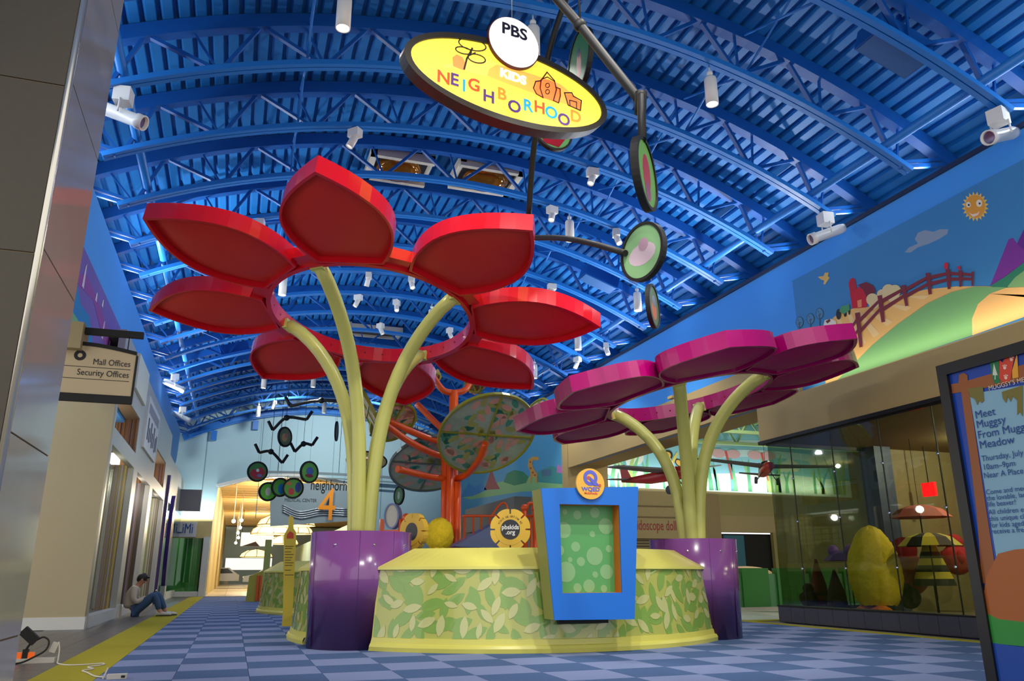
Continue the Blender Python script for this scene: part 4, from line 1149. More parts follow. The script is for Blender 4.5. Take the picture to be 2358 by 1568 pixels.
for cx0, cz0, s_ in ((12.3, 4.75, .8), (20.6, 5.0, .8), (18.9, 4.6, .5)):
    for dx, dz, r_ in ((0, 0, .5), (-.45, -.12, .4), (.42, -.1, .38), (-.8, -.25, .28)):
        MB().plate(frame((cx0 + dx * s_, WY, cz0 + dz * s_), (1, 0, 0), (0, 0, 1)), circ(r_ * s_, 18), .014 + .0006 * (dx + 1), .0165 + .0006 * (dx + 1)).build('cloud', mat('meadow_cloud', (226, 232, 222), .6), gm)
rg = random.Random(11)
GC = ((96, 170, 130), (120, 196, 140), (150, 200, 120), (110, 180, 190), (176, 206, 120))
for k in range(58):
    x = 10.2 + rg.random() * 11.0; h = rg.uniform(.5, 1.35) if k % 3 else rg.uniform(.9, 1.6); ln = rg.uniform(-.35, .35); w = rg.uniform(.04, .09)
    bl = [(x - w + ln * q * q, 3.6 + h * q) for q in (0, .35, .7)] + [(x + ln * 1.1, 3.6 + h)] + [(x + w * (1 - q * .6) + ln * q * q, 3.6 + h * q) for q in (.7, .35, 0)]
    MB().plate(FG, bl, .017 + .0004 * (k % 7), .019 + .0004 * (k % 7)).build('grass_blade', mat('grass_%d' % (k % 5), GC[k % 5], .6), gm)
bfx, bfz = 14.1, 4.62
for dx, dz, rx, rz, rot in ((-.32, .08, .30, .20, .5), (-.22, -.22, .2, .14, 1.0), (.18, -.12, .18, .12, -.6)):
    pts = [(a * math.cos(rot) - b * math.sin(rot), a * math.sin(rot) + b * math.cos(rot)) for a, b in circ(rx, 18, rz)]
    f0 = frame((bfx + dx, WY, bfz + dz), (1, 0, 0), (0, 0, 1))
    MB().plate(f0, pts, .022, .024).build('wing_edge', mat('bf_black', (40, 40, 52), .6), gm)
    MB().plate(f0, [(a * .72, b * .72) for a, b in pts], .0245, .026).build('wing', mat('bf_orange', (244, 190, 90), .6), gm)
MB().plate(frame((bfx, WY, bfz), (1, 0, 0), (0, 0, 1)), [(a * .5 - b * .6, a * .8 + b * .3) for a, b in circ(.32, 16, .08)], .027, .029).build('butterfly_body', mat('bf_yellow', (236, 214, 110), .6), gm)
for x in (16.2, 17.7):
    for s in (-1, 1):
        MB().plate(frame((x + s * .3, WY, 4.9), (1, 0, 0), (0, 0, 1)), circ(.3, 14, .16), .022, .024).build('dragonfly_wing', mat('df_pink', (222, 180, 186), .6), gm)
    MB().plate(frame((x, WY, 4.7), (1, 0, 0), (0, 0, 1)), [(-.05, .3), (.05, .3), (.2, -.7), (.15, -.7)], .025, .027).build('dragonfly_body', mat('df_red', (214, 90, 90), .6), gm)
# shop name and shutter
sn = thing('shop_sign', 'raised red-brown shop name letters over the roller shutter in the side wing', 'sign', (13.4, WY - .1, 2.3))
KR = mat('shop_letter', (150, 44, 40), .5)
text('kaleidoscope dolls', .46, (V((14.12, WY - .064, 2.36)), V((1, 0, 0)), V((0, 0, 1)), V((0, -1, 0))), KR, sn, align='RIGHT', xs=.60, bold=.004, t=.002)
rs = thing('roller_shutter', 'brown slatted roller shutter under the doll shop name', 'shutter', (13.35, WY, 0))
for k in range(22): MB().box(12.2, 14.5, WY + .05, WY + .09, k * .09, k * .09 + .07).build('slat', mat('shutter_slat', (128, 110, 76), .5), rs)
MB().box(12.2, 14.5, WY + .1, WY + .12, 0, 1.97).build('shutter_back', DARK, rs)
struct('door_1', MB().box(15.95, 18.0, WY + .2, WY + .3, 0, 2.15), DARK)
struct('door_2', MB().box(15.95, 16.75, WY + .12, WY + .18, 0, 2.1), mat('teal_door', (40, 100, 120), .5))
struct('trim_6', MB().box(17.85, 18.02, WY - .04, WY + .12, 0, 2.2), mat('door_trim', (150, 136, 84), .6))
struct('ceiling_wing', MB().box(9.7, 24, 12.6, 24.3, 6.4, 6.5), mat('wing_ceiling_green', (96, 128, 88), .8))
PG = mat('pale_green_steel', (176, 208, 150), .5)
for k, y in enumerate((15.0, 17.0, 19.0, 21.0, 23.0)):
    t = thing('wing_truss', 'pale green open steel truss under the side wing ceiling', 'truss', (16, y, 5.0), 'pale green wing trusses')
    MB().box(9.8, 23, y - .06, y + .06, 5.05, 5.15).build('bottom_chord', PG, t); MB().box(9.8, 23, y - .06, y + .06, 5.9, 6.0).build('top_chord', PG, t)
    for j in range(11):
        x = 10 + 1.2 * j
        MB().bar((x, y, 5.1), (x + .6, y, 5.95), .05, .05).build('web', PG, t); MB().bar((x + .6, y, 5.95), (x + 1.2, y, 5.1), .05, .05).build('web', PG, t)
for j, x in enumerate((11.5, 14.5, 17.5, 20.5)):
    MB().box(x - .05, x + .05, 13, 24, 6.003, 6.09).solo('purlin', PG, 'pale green purlin running over the wing trusses', 'purlin', 'pale green purlins')
# model aeroplanes hung in the wing
GREYP = mat('plane_grey', (96, 96, 96), .5); REDP = mat('plane_red', (186, 40, 28), .4)
def plane(label, c, yaw, roll, s=1.0):
    t = thing('model_aeroplane', label, 'model plane', tuple(c))
    M = Matrix.Rotation(yaw, 3, 'Z') @ Matrix.Rotation(roll, 3, 'Y')
    P = lambda a, b, d: V(c) + M @ V((a * s, b * s, d * s))
    MB().tube([P(0, -1.0, .05), P(0, -.85, .05), P(0, -.3, .05), P(0, .4, 0), P(0, 1.3, .02)], [.06 * s, .13 * s, .16 * s, .13 * s, .04 * s], 12).build('fuselage', REDP, t)
    for sg_ in (-1, 1):
        MB().add([P(sg_ * .1, -.45, .1), P(sg_ * 1.9, -.3, .22), P(sg_ * 1.95, .0, .22), P(sg_ * .1, .15, .1), P(sg_ * .1, -.45, .15), P(sg_ * 1.9, -.3, .25), P(sg_ * 1.95, .0, .25), P(sg_ * .1, .15, .14)],
                 [(0, 1, 2, 3), (4, 7, 6, 5), (0, 4, 5, 1), (1, 5, 6, 2), (2, 6, 7, 3), (3, 7, 4, 0)]).build('wing', GREYP, t)
        MB().add([P(sg_ * .03, 1.0, .03), P(sg_ * .6, 1.1, .05), P(sg_ * .6, 1.28, .05), P(sg_ * .03, 1.3, .03), P(sg_ * .03, 1.0, .06), P(sg_ * .6, 1.1, .07), P(sg_ * .6, 1.28, .07), P(sg_ * .03, 1.3, .06)],
                 [(0, 1, 2, 3), (4, 7, 6, 5), (0, 4, 5, 1), (1, 5, 6, 2), (2, 6, 7, 3), (3, 7, 4, 0)]).build('tailplane', GREYP, t)
        w_ = MB().lathe(P(sg_ * .3, -.35, -.32), [(.0, -.04 * s), (.1 * s, -.035 * s), (.1 * s, .035 * s), (0, .04 * s)], 14, M @ V((1, 0, 0))).build('wheel', mat('wheel_grey', (80, 80, 84), .6), t)
        MB().tube([P(sg_ * .1, -.3, -.05), P(sg_ * .28, -.35, -.32)], .015 * s, 6).build('strut', GREYP, t)
    MB().add([P(-.02, 1.0, .05), P(-.02, 1.3, .05), P(-.02, 1.32, .4), P(-.02, 1.18, .4), P(.02, 1.0, .05), P(.02, 1.3, .05), P(.02, 1.32, .4), P(.02, 1.18, .4)],
             [(0, 1, 2, 3), (4, 7, 6, 5), (0, 4, 5, 1), (1, 5, 6, 2), (2, 6, 7, 3), (3, 7, 4, 0)]).build('tail_fin', REDP, t)
    MB().ball(P(0, -.1, .2), (.1 * s, .22 * s, .1 * s), 10, 6).build('cockpit', DARK, t)
    MB().tube([P(0, 0, .2), P(0, 0, .2) + V((0, 0, 5.0 - P(0, 0, .2).z if 5.0 > P(0, 0, .2).z else .5))], .006, 4).build('hanging_wire', DARK, t)
plane('red and grey model aeroplane hung before the butterfly of the meadow mural', at(1530, 1098, Y=18), R(22), R(-5), 1.1)
plane('red and grey model aeroplane hung near the corner of the glass shop', at(1762, 1085, Y=16.5), R(-28), R(5), .85)
# green bench with round cushions
be_ = thing('play_bench', 'green panelled bench with tan cushion rolls in the side wing', 'bench', (12, 17.0, 0))
for k in range(6):
    MB().box(10.6 + k * 1.0, 11.35 + k * 1.0, 16.9, 17.1, .06, .95).build('bench_panel', mat('bench_green', (54, 136, 50), .5), be_)
    if k < 5: MB().box(11.35 + k, 11.6 + k, 16.95, 17.05, .06, .82).build('bench_slot', mat('bench_light', (96, 160, 104), .5), be_)
MB().box(10.4, 16.6, 16.7, 17.7, 0, .06).build('bench_plinth', PALE_TILE, be_)
cu_ = at(1725, 1333, Y=17.6)
MB().tube(spline([cu_ + V((-1.4, 0, -.25)), cu_ + V((-.5, 0, .02)), cu_ + V((.35, 0, .0)), cu_ + V((.75, 0, -.25)), cu_ + V((.8, 0, -.45))]), .27, 14).solo('cushion_roll', mat('tan_cushion', (226, 186, 140), .6), 'tan curved soft play roll resting behind the green bench', 'play roll')

# ================================================================== lit oval sign and the hanging discs
FRAME_B = mat('sign_frame', (52, 46, 36), .4)
YS, AS = 7.0, R(8.6)
us = V((math.cos(AS), math.sin(AS), 0)); vz = V((0, 0, 1)); ns = us.cross(vz)
def sp_(x, y, o=V((2.36, 7.0, 0))):
    d = at(x, y, D=1.0) - CAMP
    t = ((o - CAMP).dot(ns)) / d.dot(ns)
    p = CAMP + d * t - o
    return p.dot(us), p.z
L_ = sp_(930, 118); R_ = sp_(1396, 262); B_ = sp_(1330, 312); T_ = sp_(1040, 62)
sc_ = ((L_[0] + R_[0]) / 2, (L_[1] + R_[1]) / 2)
ha = math.hypot(R_[0] - L_[0], R_[1] - L_[1]) / 2
tilt = math.atan2(R_[1] - L_[1], R_[0] - L_[0])
hb = ha * .40
so = V((2.36, 7.0, 0)) + us * sc_[0] + vz * sc_[1]
ct, st_ = math.cos(tilt), math.sin(tilt)
u2 = us * ct + vz * st_; v2 = vz * ct - us * st_
FO = (so, u2, v2, u2.cross(v2))
sgn_ = thing('lit_sign', 'large lit yellow oval neighborhood sign hanging from the vault', 'sign', tuple(so - V((0, 0, hb))))
MB().ringplate(FO, circ(ha, 64, hb), circ(ha - .07, 64, hb - .07), -.14, .02).build('sign_rim', FRAME_B, sgn_)
MB().plate(FO, circ(ha - .07, 64, hb - .07), -.10, 0).build('sign_face', mat('sign_yellow', (255, 228, 76), .7, emit=.75), sgn_)
def on(a, b, lay=0): return (so + u2 * (a * ha) + v2 * (b * hb) + FO[3] * (.0015 * lay), u2, v2, FO[3])
def sl(name, pts, rgb, lay, e=.75): return MB().plate((so, u2, v2, FO[3]), [(a * ha, b * hb) for a, b in pts], .0015 * lay, .0015 * lay + .001).build(name, mat('lit_%d_%d_%d' % rgb, rgb, .7, emit=e), sgn_)
def sg_ab(x, y):
    s_, z_ = sp_(x, y); s_ -= sc_[0]; z_ -= sc_[1]
    return ((s_ * ct + z_ * st_) / ha, (-s_ * st_ + z_ * ct) / hb)
def zp_(pts): return [sg_ab(780 + .33927 * a, .33927 * b) for a, b in pts]
sl('orange_hill', zp_([(700, 455), (840, 400), (980, 400), (1100, 440), (1300, 520), (1400, 620), (1000, 520), (800, 470)]), (248, 206, 90), 1)
sl('orange_hill', zp_([(1005, 515), (1020, 470), (1070, 440), (1200, 470), (1330, 510), (1500, 570), (1650, 690), (1640, 740), (1480, 690), (1200, 590)]), (244, 176, 76), 2)
LINE = (62, 48, 40)
def outline(name, pts, rgb, lay, w=.012):
    pts = [V((a * ha, b * hb, 0)) for a, b in pts]
    mb = MB()
    for p, q in zip(pts, pts[1:]):
        d = (q - p).normalized(); s = V((-d.y, d.x, 0)) * w * .5
        mb.plate((so, u2, v2, FO[3]), [((p - s - d * w * .4).x, (p - s - d * w * .4).y), ((q - s + d * w * .4).x, (q - s + d * w * .4).y), ((q + s + d * w * .4).x, (q + s + d * w * .4).y), ((p + s - d * w * .4).x, (p + s - d * w * .4).y)], .0015 * lay, .0015 * lay + .0008)
    return mb.build(name, mat('line_%d_%d_%d' % rgb, rgb, .5), sgn_, kind='stuff')
def ez(cx, cy, rx, ry, rot=.25, n=20): return zp_([(cx + rx * math.cos(2 * math.pi * k / n) * math.cos(rot) - ry * math.sin(2 * math.pi * k / n) * math.sin(rot), cy + rx * math.cos(2 * math.pi * k / n) * math.sin(rot) + ry * math.sin(2 * math.pi * k / n) * math.cos(rot)) for k in range(n + 1)])
DR = (110, 24, 24)
for c_ in ((905, 305, 95, 38), (845, 345, 55, 22), (935, 400, 60, 28)): outline('tree_crown', ez(*c_), LINE, 5, .013)
outline('tree_branch', zp_([(850, 470), (868, 400), (895, 350), (905, 330)]), LINE, 4, .02); outline('tree_branch', zp_([(880, 380), (925, 360)]), LINE, 4, .014)
sl('red_roof', zp_([(775, 450), (770, 390), (800, 370), (840, 390), (862, 440), (850, 480)]), (240, 140, 70), 3)
sl('rocket_fill', zp_([(1330, 600), (1345, 555), (1370, 540), (1420, 540), (1460, 560), (1500, 610), (1500, 690), (1460, 690), (1385, 665), (1340, 640)]), (242, 130, 60), 3)
outline('rocket', zp_([(1385, 665), (1365, 600), (1370, 550), (1412, 492), (1462, 550), (1475, 610), (1455, 685)]), DR, 5, .014)
outline('rocket_nose', zp_([(1375, 540), (1415, 525), (1462, 555)]), DR, 5, .012)
for b in (582, 625): outline('porthole', ez(1415, b, 13, 15), (60, 30, 24), 5, .009)
outline('rocket_fin', zp_([(1372, 550), (1335, 555), (1320, 600), (1340, 640), (1385, 665)]), DR, 5, .014); outline('rocket_fin', zp_([(1470, 595), (1500, 605), (1502, 650), (1490, 700), (1455, 685)]), DR, 5, .014)
sl('house_fill', zp_([(1555, 715), (1540, 640), (1575, 640), (1645, 700), (1640, 750)]), (240, 130, 60), 3)
outline('house', zp_([(1555, 715), (1530, 632), (1580, 632), (1590, 655), (1645, 685), (1638, 752), (1555, 715)]), (70, 20, 20), 5, .014); outline('house_door', zp_([(1568, 722), (1565, 682), (1612, 695), (1612, 740)]), (70, 20, 20), 5, .012)
LC = {'n': (92, 54, 130), 'c': (30, 170, 220), 'r': (226, 84, 44), 'o': (240, 150, 50)}
for ch, x, y, col in (('N', 1021, 180, 'r'), ('E', 1046, 185, 'n'), ('I', 1068, 199, 'c'), ('G', 1091, 197, 'r'), ('H', 1125, 224, 'n'), ('B', 1155, 218, 'o'), ('O', 1184, 247, 'n'), ('R', 1215, 245, 'c'), ('H', 1242, 249, 'r'), ('O', 1269, 261, 'c'), ('O', 1298, 277, 'n'), ('D', 1325, 270, 'o')):
    text(ch, .20, on(*sg_ab(x, y), 4), mat('lett_' + col, LC[col], .7, emit=.2), sgn_, bold=.005, rot=-tilt, t=.001)
text('KIDS', .145, on(*sg_ab(1181, 178), 5), mat('lett_white', (255, 250, 232), .4, emit=.9), sgn_, bold=.008, rot=-.04, t=.001, xs=1.05)
# round top plate
cpx, cpz = sp_(1179, 104)
pc = V((2.36, 7.0, 0)) + us * cpx + vz * cpz - ns * .0
rr_ = .305
dplate = thing('round_plate', 'white lit round plate with three letters on top of the oval sign', 'sign', tuple(pc + ns * .06 - V((0, 0, rr_))))
FD = (pc + ns * .04, us, vz, ns)
MB().plate(FD, circ(rr_, 48), -.03, .02).build('plate_disc', mat('plate_white', (252, 252, 244), .3, emit=.9), dplate)
MB().ringplate(FD, circ(rr_ + .012, 48), circ(rr_, 48), -.03, .01).build('plate_edge', mat('plate_edge_dark', (90, 30, 30), .5), dplate)
text('PBS', .20, (pc + ns * .061 + vz * .13, us, vz, ns), mat('plate_ink', (40, 36, 60), .5), dplate, bold=.006, t=.001, xs=1.05)
MB().tube([pc + V((0, 0, rr_)), pc + V((0, 0, rr_ + 1.6))], .006, 5).build('hook_wire', mat('wire_steel', (160, 165, 170), .3, .8), dplate)

def hang_disc(label, x, y, D, r, yaw_face, faces, rim=.03, wire=None, group=None, art=None):
    """disc hung upright; yaw_face: heading of its face normal"""
    c = at(x, y, D=D)
    n = V((math.cos(yaw_face), math.sin(yaw_face), 0)); u = V((0, 0, 1)).cross(n)
    t = thing('hanging_disc', label, 'hanging disc', tuple(c - V((0, 0, r))), group)
    F1 = (c, u, V((0, 0, 1)), n)
    MB().ringplate(F1, circ(r, 40), circ(r - rim, 40), -.03, .03).build('disc_rim', BLACK, t)
    MB().plate(F1, circ(r - rim, 40), -.018, .018).build('disc_face', mat('disc_%d_%d_%d' % faces, faces, .5), t)
    for k, (pts, rgb) in enumerate(art or []):
        for s in (1, -1):
            FF = (c, u * s, V((0, 0, 1)), n * s)
            q = [(a * (r - rim), b * (r - rim)) for a, b in pts]
            MB().plate(FF, q if s > 0 else q, .018 + .001 * k, .0188 + .001 * k).build('disc_print', mat('print_%d_%d_%d' % rgb, rgb, .35), t)
    if wire is None: wire = max(.3, arc(RT, c.x) - c.z - r + .1)
    if wire: MB().tube([c + V((0, 0, r)), c + V((0, 0, r + wire))], .004, 5).build('wire', MATS['wire_steel'], t)
    return t, c
blob = lambda cx, cy, rx, ry, n=14: [(cx + rx * math.cos(2 * math.pi * k / n), cy + ry * math.sin(2 * math.pi * k / n)) for k in range(n)]
GR1 = (96, 168, 70); GR2 = (60, 140, 90)
def facing(D, x, y, ratio):
    """heading of a disc normal whose width/height ratio as seen is given"""
    p = at(x, y, D=D) - CAMP; h = math.atan2(-p.y, -p.x)
    return h, math.acos(min(1, ratio))
def disc(label, x, y, hpx, ratio, faces, art, r=.30, sg=1, **kw):
    D = 2 * r * FPX / hpx
    h, a = facing(D, x, y, ratio)
    return hang_disc(label, x, y, D, r, h + sg * a, faces, art=art, **kw)
disc('green hanging disc partly behind the lit oval sign', 1336, 140, 150, .36, (50, 126, 80), [(blob(0, -.15, .22, .5), (150, 60, 70)), (blob(0, .3, .12, .16), (40, 60, 110))], r=.39, sg=-1)
disc('narrow green hanging disc with a red blot under the curved black arm', 1484, 401, 176, .24, (118, 180, 70), [(blob(0, .0, .42, .62), (196, 40, 36)), (blob(.05, -.55, .3, .3), (160, 60, 90))], sg=1, wire=.03)
disc('pale green hanging disc with pink blot at the arm end', 1481, 580, 141, .70, (140, 190, 130), [(blob(0, -.1, .7, .42), (214, 190, 200)), (blob(.1, .25, .25, .25), (190, 150, 170))], sg=-1, wire=.01)
disc('thin dark hanging disc with orange blot below the pale green disc', 1503, 705, 104, .22, (90, 120, 80), [(blob(0, -.2, .5, .5), (206, 120, 50)), (blob(0, .25, .4, .3), (120, 120, 130))], sg=1, wire=.2)
disc('dark red hanging disc peeking out below the lit oval sign', 1272, 300, 104, .85, (90, 150, 90), [([(-.9, -.3), (.5, .4), (.8, -.2), (.3, -.9), (-.5, -.85)], (140, 22, 40)), (blob(-.1, -.1, .3, .25), (220, 190, 200))], sg=1)
disc('green hanging disc tucked behind the red petal tips', 1145, 672, 62, .6, GR1, [(blob(0, 0, .5, .5), (220, 150, 170))], sg=1)

def arm(label, pts, r, parts=(), name='mobile_arm'):
    P = [at(x, y, D=d) for x, y, d in pts]
    t = thing(name, label, 'mobile arm', tuple(P[len(P) // 2]))
    MB().tube(spline(P, 6), r, 10).build('arm_tube', BLACK, t)
    for (x, y, d), (x2, y2, d2) in parts:
        MB().tube([at(x, y, D=d), at(x2, y2, D=d2)], r * .8, 8).build('drop_rod', BLACK, t)
    return t, P
t_, P_ = arm('thick curved black arm arching past the lit oval sign', [(1180, -120, 7.2), (1285, 0, 7.2), (1335, 58, 7.1), (1400, 140, 6.9), (1476, 235, 6.6)], .042, [((1476, 215, 6.55), (1479, 322, 6.2))])
MB().tube([at(1476, 212, D=6.56), at(1474, 262, D=6.54)], .05, 10).build('arm_joint', BLACK, t_)
MB().tube([at(1335, 58, D=7.1) + V((0, 0, -.02)), at(1335, 58, D=7.1) + V((0, 0, 1.5))], .012, 6).build('cable', BLACK, t_)
MB().ball(at(1335, 58, D=7.1), .06, 10, 8).build('arm_knuckle', BLACK, t_)
t_, P_ = arm('long straight black drop rod behind the lit oval sign', [(1312, -30, 9.6), (1262, 130, 9.7), (1230, 335, 9.8), (1217, 500, 9.9)], .036)
MB().tube([at(1217, 500, D=9.9), at(1216, 548, D=9.92)], .01, 6).build('cable', BLACK, t_)
t_, P_ = arm('black curved lower arm reaching to the pale green disc', [(1212, 548, 9.9), (1290, 548, 9.2), (1360, 560, 8.5), (1440, 583, 7.85)], .034)
# far mobile by the end wall
def small(x1, y1, x2, y2, x3, y3, label, D=30):
    t, P = arm(label, [(x1, y1, D), (x2, y2, D), (x3, y3, D)], .055)
    for q, s in ((P[0], -1), (P[2], 1)):
        MB().tube([q, q + V((s * .18, 0, .32))], .055, 8).build('arm_tip', BLACK, t)
    MB().ball(P[1], .11, 10, 8).build('arm_knuckle', BLACK, t)
    MB().tube([P[1], V((P[1].x, P[1].y, arc(RT, P[1].x) + .1))], .008, 5).build('cable', BLACK, t)
small(628, 990, 660, 962, 706, 966, 'small black curved mobile arm over the end wall disc', 29)
small(597, 1042, 624, 1040, 650, 1066, 'small black curved mobile arm holding the red disc', 30)
small(679, 1040, 699, 1022, 719, 1025, 'small black curved mobile arm holding the blue toned disc', 30)
small(668, 935, 740, 922, 830, 930, 'wide black curved mobile arm close under the far vault', 28)
def fdisc(label, x, y, hpx, ratio, faces, art, wire=None, sg=1, D=30.0):
    r = hpx / 2 * D / FPX
    h, a = facing(D, x, y, ratio)
    hang_disc(label, x, y, D, r, h + sg * a, faces, rim=.07, wire=wire, art=art)
fdisc('muted green and orange disc hung before the end wall', 656, 1006, 47, .66, (120, 140, 96), [(blob(-.1, -.1, .5, .5), (210, 150, 90)), (blob(.2, .2, .3, .3), (190, 110, 100))])
fdisc('red blotched disc hung before the end wall', 593, 1086, 47, .98, (70, 150, 66), [([(-.9, -.3), (-.6, .3), (-.1, .15), (.3, .6), (.7, .3), (.95, -.1), (.4, -.85), (-.4, -.88)], (200, 24, 44)), (blob(.0, .15, .18, .2), (250, 250, 245)), (blob(.25, -.45, .3, .2), (150, 130, 190))])
fdisc('bright green disc with white blot hung before the arch', 617, 1132, 44, .95, (120, 214, 70), [(blob(0, 0, .35, .55), (236, 226, 214))])
fdisc('green disc with blue blot behind two other discs', 645, 1122, 44, .9, (84, 160, 60), [(blob(.1, -.2, .4, .65), (30, 120, 190))])
fdisc('green disc with red and blue blots before the arch', 675, 1124, 48, 1.0, (100, 170, 60), [(blob(-.2, -.4, .35, .4), (200, 60, 60)), (blob(.55, .1, .35, .6), (30, 60, 150)), (blob(-.5, .5, .3, .2), (220, 120, 60))])
fdisc('green disc with blue engine-coloured blot by the arch lettering', 712, 1087, 51, .8, (96, 176, 66), [(blob(.05, .1, .5, .45), (60, 100, 170)), (blob(0, -.4, .55, .2), (130, 30, 50))])
fdisc('dark narrow disc edge-on before the pale end wall', 775, 993, 46, .14, (60, 70, 60), [])
fdisc('green white-figured disc beside the orange climbing tree', 919, 1141, 44, .52, (96, 150, 100), [(blob(0, 0, .3, .5), (190, 206, 190))], sg=-1)
fdisc('green disc half hidden by the pale stems', 850, 1158, 50, .6, (70, 140, 80), [(blob(.1, 0, .4, .5), (206, 140, 80))], sg=-1)
fdisc('green and pink disc behind the leaf canopy', 935, 1105, 40, .9, (60, 140, 110), [(blob(-.3, 0, .4, .4), (214, 60, 130))], sg=-1, D=32.5)
# second smaller oval sign
ow = at(845, 1061, D=28); uo = V((.985, .17, 0)); no = uo.cross(V((0, 0, 1)))
wire_top = arc(RT, ow.x) + .1
so2 = thing('oval_sign', 'small unlit tan oval sign hung before the end wall', 'sign', tuple(ow - V((0, 0, .35))))
FO2 = (ow, uo, V((0, 0, 1)), no)
MB().ringplate(FO2, circ(.76, 40, .35), circ(.71, 40, .30), -.05, .03).build('sign_rim', BLACK, so2)
for q in (-.4, .4): MB().tube([ow + uo * q + V((0, 0, .29)), ow + uo * q + V((0, 0, wire_top - ow.z))], .006, 5).build('wire', BLACK, so2)
MB().plate(FO2, circ(.71, 40, .30), -.03, 0).build('sign_face', mat('oval_tan', (196, 176, 104), .5), so2)
MB().plate(FO2, [(-.6, .02), (.62, .02), (.5, .16), (.3, .12), (.2, .2), (-.2, .1), (-.45, .18)], .001, .003).build('orange_hill', mat('oval_orange', (206, 110, 60), .5), so2)
for k, ch in enumerate('NEIGHBORHOOD'):
    cc = ((226, 84, 44), (92, 54, 130), (30, 120, 170))[k % 3]
    text(ch, .13, (ow + uo * (-.52 + .098 * k) + V((0, 0, -.10 - .04 * (k % 2))) + no * .003, uo, V((0, 0, 1)), no), mat('ow_%d' % (k % 3), cc, .5), so2)
text('KIDS', .10, (ow + V((0, 0, .10)) + no * .004, uo, V((0, 0, 1)), no), MATS['lett_white'], so2)

# ================================================================== orange climbing tree with leaf canopies
ORT = mat('orange_tube', (232, 88, 20), .3, coat=.2)
TX, TY = 3.70, 14.0
tr = thing('climbing_tree', 'orange tubular tree with round leaf-print canopies in the play court', 'play structure', (TX, TY, 0))
def tp(x, y, Y=14.0): return at(x, y, Y=Y)
for x, top_, Y, r_ in ((1027, 1040, 14.0, .085), (1045, 900, 14.1, .085), (1052, 1110, 13.9, .08), (1037, 1062, 13.85, .07)):
    p = tp(x, top_, Y); q = tp(x, 1262, Y)
    MB().tube([(q.x, q.y, .02), (p.x, p.y, p.z)], r_, 14).build('trunk', ORT, tr)
for pts in ([(1043, 1053, 14), (1000, 1045, 14), (940, 1015, 13.8), (880, 972, 13.4)], [(1045, 1025, 14), (990, 1010, 14), (940, 990, 13.9), (893, 968, 13.7)], [(1045, 1010, 14), (1005, 975, 14.2), (960, 930, 14.4)],
            [(1045, 905, 14.1), (1020, 898, 14.1), (998, 868, 14.2), (990, 850, 14.2)], [(1045, 905, 14.1), (1070, 898, 14.1), (1090, 870, 14.2)], [(1048, 1103, 14), (990, 1098, 13.9), (915, 1080, 13.5)], [(1050, 1103, 14), (1075, 1092, 13.7), (1102, 1060, 13.2), (1118, 1020, 12.9)], [(1042, 1062, 13.9), (1062, 1062, 13.6)]):
    MB().tube(spline([tp(x, y, Y) for x, y, Y in pts], 6), .06, 10).build('branch', ORT, tr)
CAN = mat('canopy_print', (158, 178, 158), .25, noise=(6, .3))
LFD = (mat('leaf_teal', (72, 150, 126), .3), mat('leaf_olive', (160, 168, 96), .3), mat('leaf_pink', (206, 160, 142), .3))
def canopy(x, y, Y, rx, tiltv, rim_col, seed, ry=None):
    c = at(x, y, Y=Y); n = V(tiltv).normalized(); u, v = basis(n)
    F1 = (c, u, v, n); rr = random.Random(seed); ry = ry or rx
    cp_ = MB().ringplate(F1, circ(rx, 40, ry), circ(rx - .035, 40, ry - .035), -.03, .03).build('canopy_rim', rim_col, tr)
    MB().plate(F1, circ(rx - .035, 40, ry - .035), -.006, .006).build('canopy_disc', CAN, cp_)
    for k in range(3):
        mb = MB()
        for i in range(30):
            a, q = rr.random() * 6.283, math.sqrt(rr.random()) * .86
            lx, ly, th = math.cos(a) * q * rx, math.sin(a) * q * ry, rr.random() * 6.28
            pts = [(lx + .11 * math.cos(b) * math.cos(th) - .055 * math.sin(b) * math.sin(th), ly + .11 * math.cos(b) * math.sin(th) + .055 * math.sin(b) * math.cos(th)) for b in [2 * math.pi * j / 10 for j in range(10)]]
            for s in (1, -1):
                mb.add([c + u * p[0] + v * p[1] + n * (s * (.0075 + .0006 * k)) for p in pts], [tuple(range(10)) if s > 0 else tuple(range(10))[::-1]])
        mb.build('canopy_leaf_print', LFD[k], cp_, kind='stuff')
    MB().bar(c - u * (rx - .03), c + u * (rx - .03), .03, .05, n).build('canopy_rib', rim_col, cp_); MB().bar(c - v * (ry - .03), c + v * (ry - .03), .03, .05, n).build('canopy_rib', rim_col, cp_)
RIMO = mat('rim_olive', (150, 150, 40), .3)
canopy(1122, 1000, 13.0, .88, (.05, -.62, -.72), RIMO, 1, .9)
canopy(998, 1068, 14.6, .86, (.1, -.55, -.8), mat('rim_steel', (120, 130, 120), .3, .5), 2, .78)
canopy(1225, 965, 14.5, .5, (.9, .2, -.5), RIMO, 3)
canopy(848, 945, 13.4, .60, (-.86, .1, -.5), RIMO, 4)
canopy(905, 972, 13.9, .45, (.3, -.6, -.75), RIMO, 5)
canopy(995, 875, 14.3, .20, (.5, -.4, -.6), RIMO, 6)
canopy(1090, 885, 14.3, .18, (-.5, -.4, -.6), RIMO, 7)

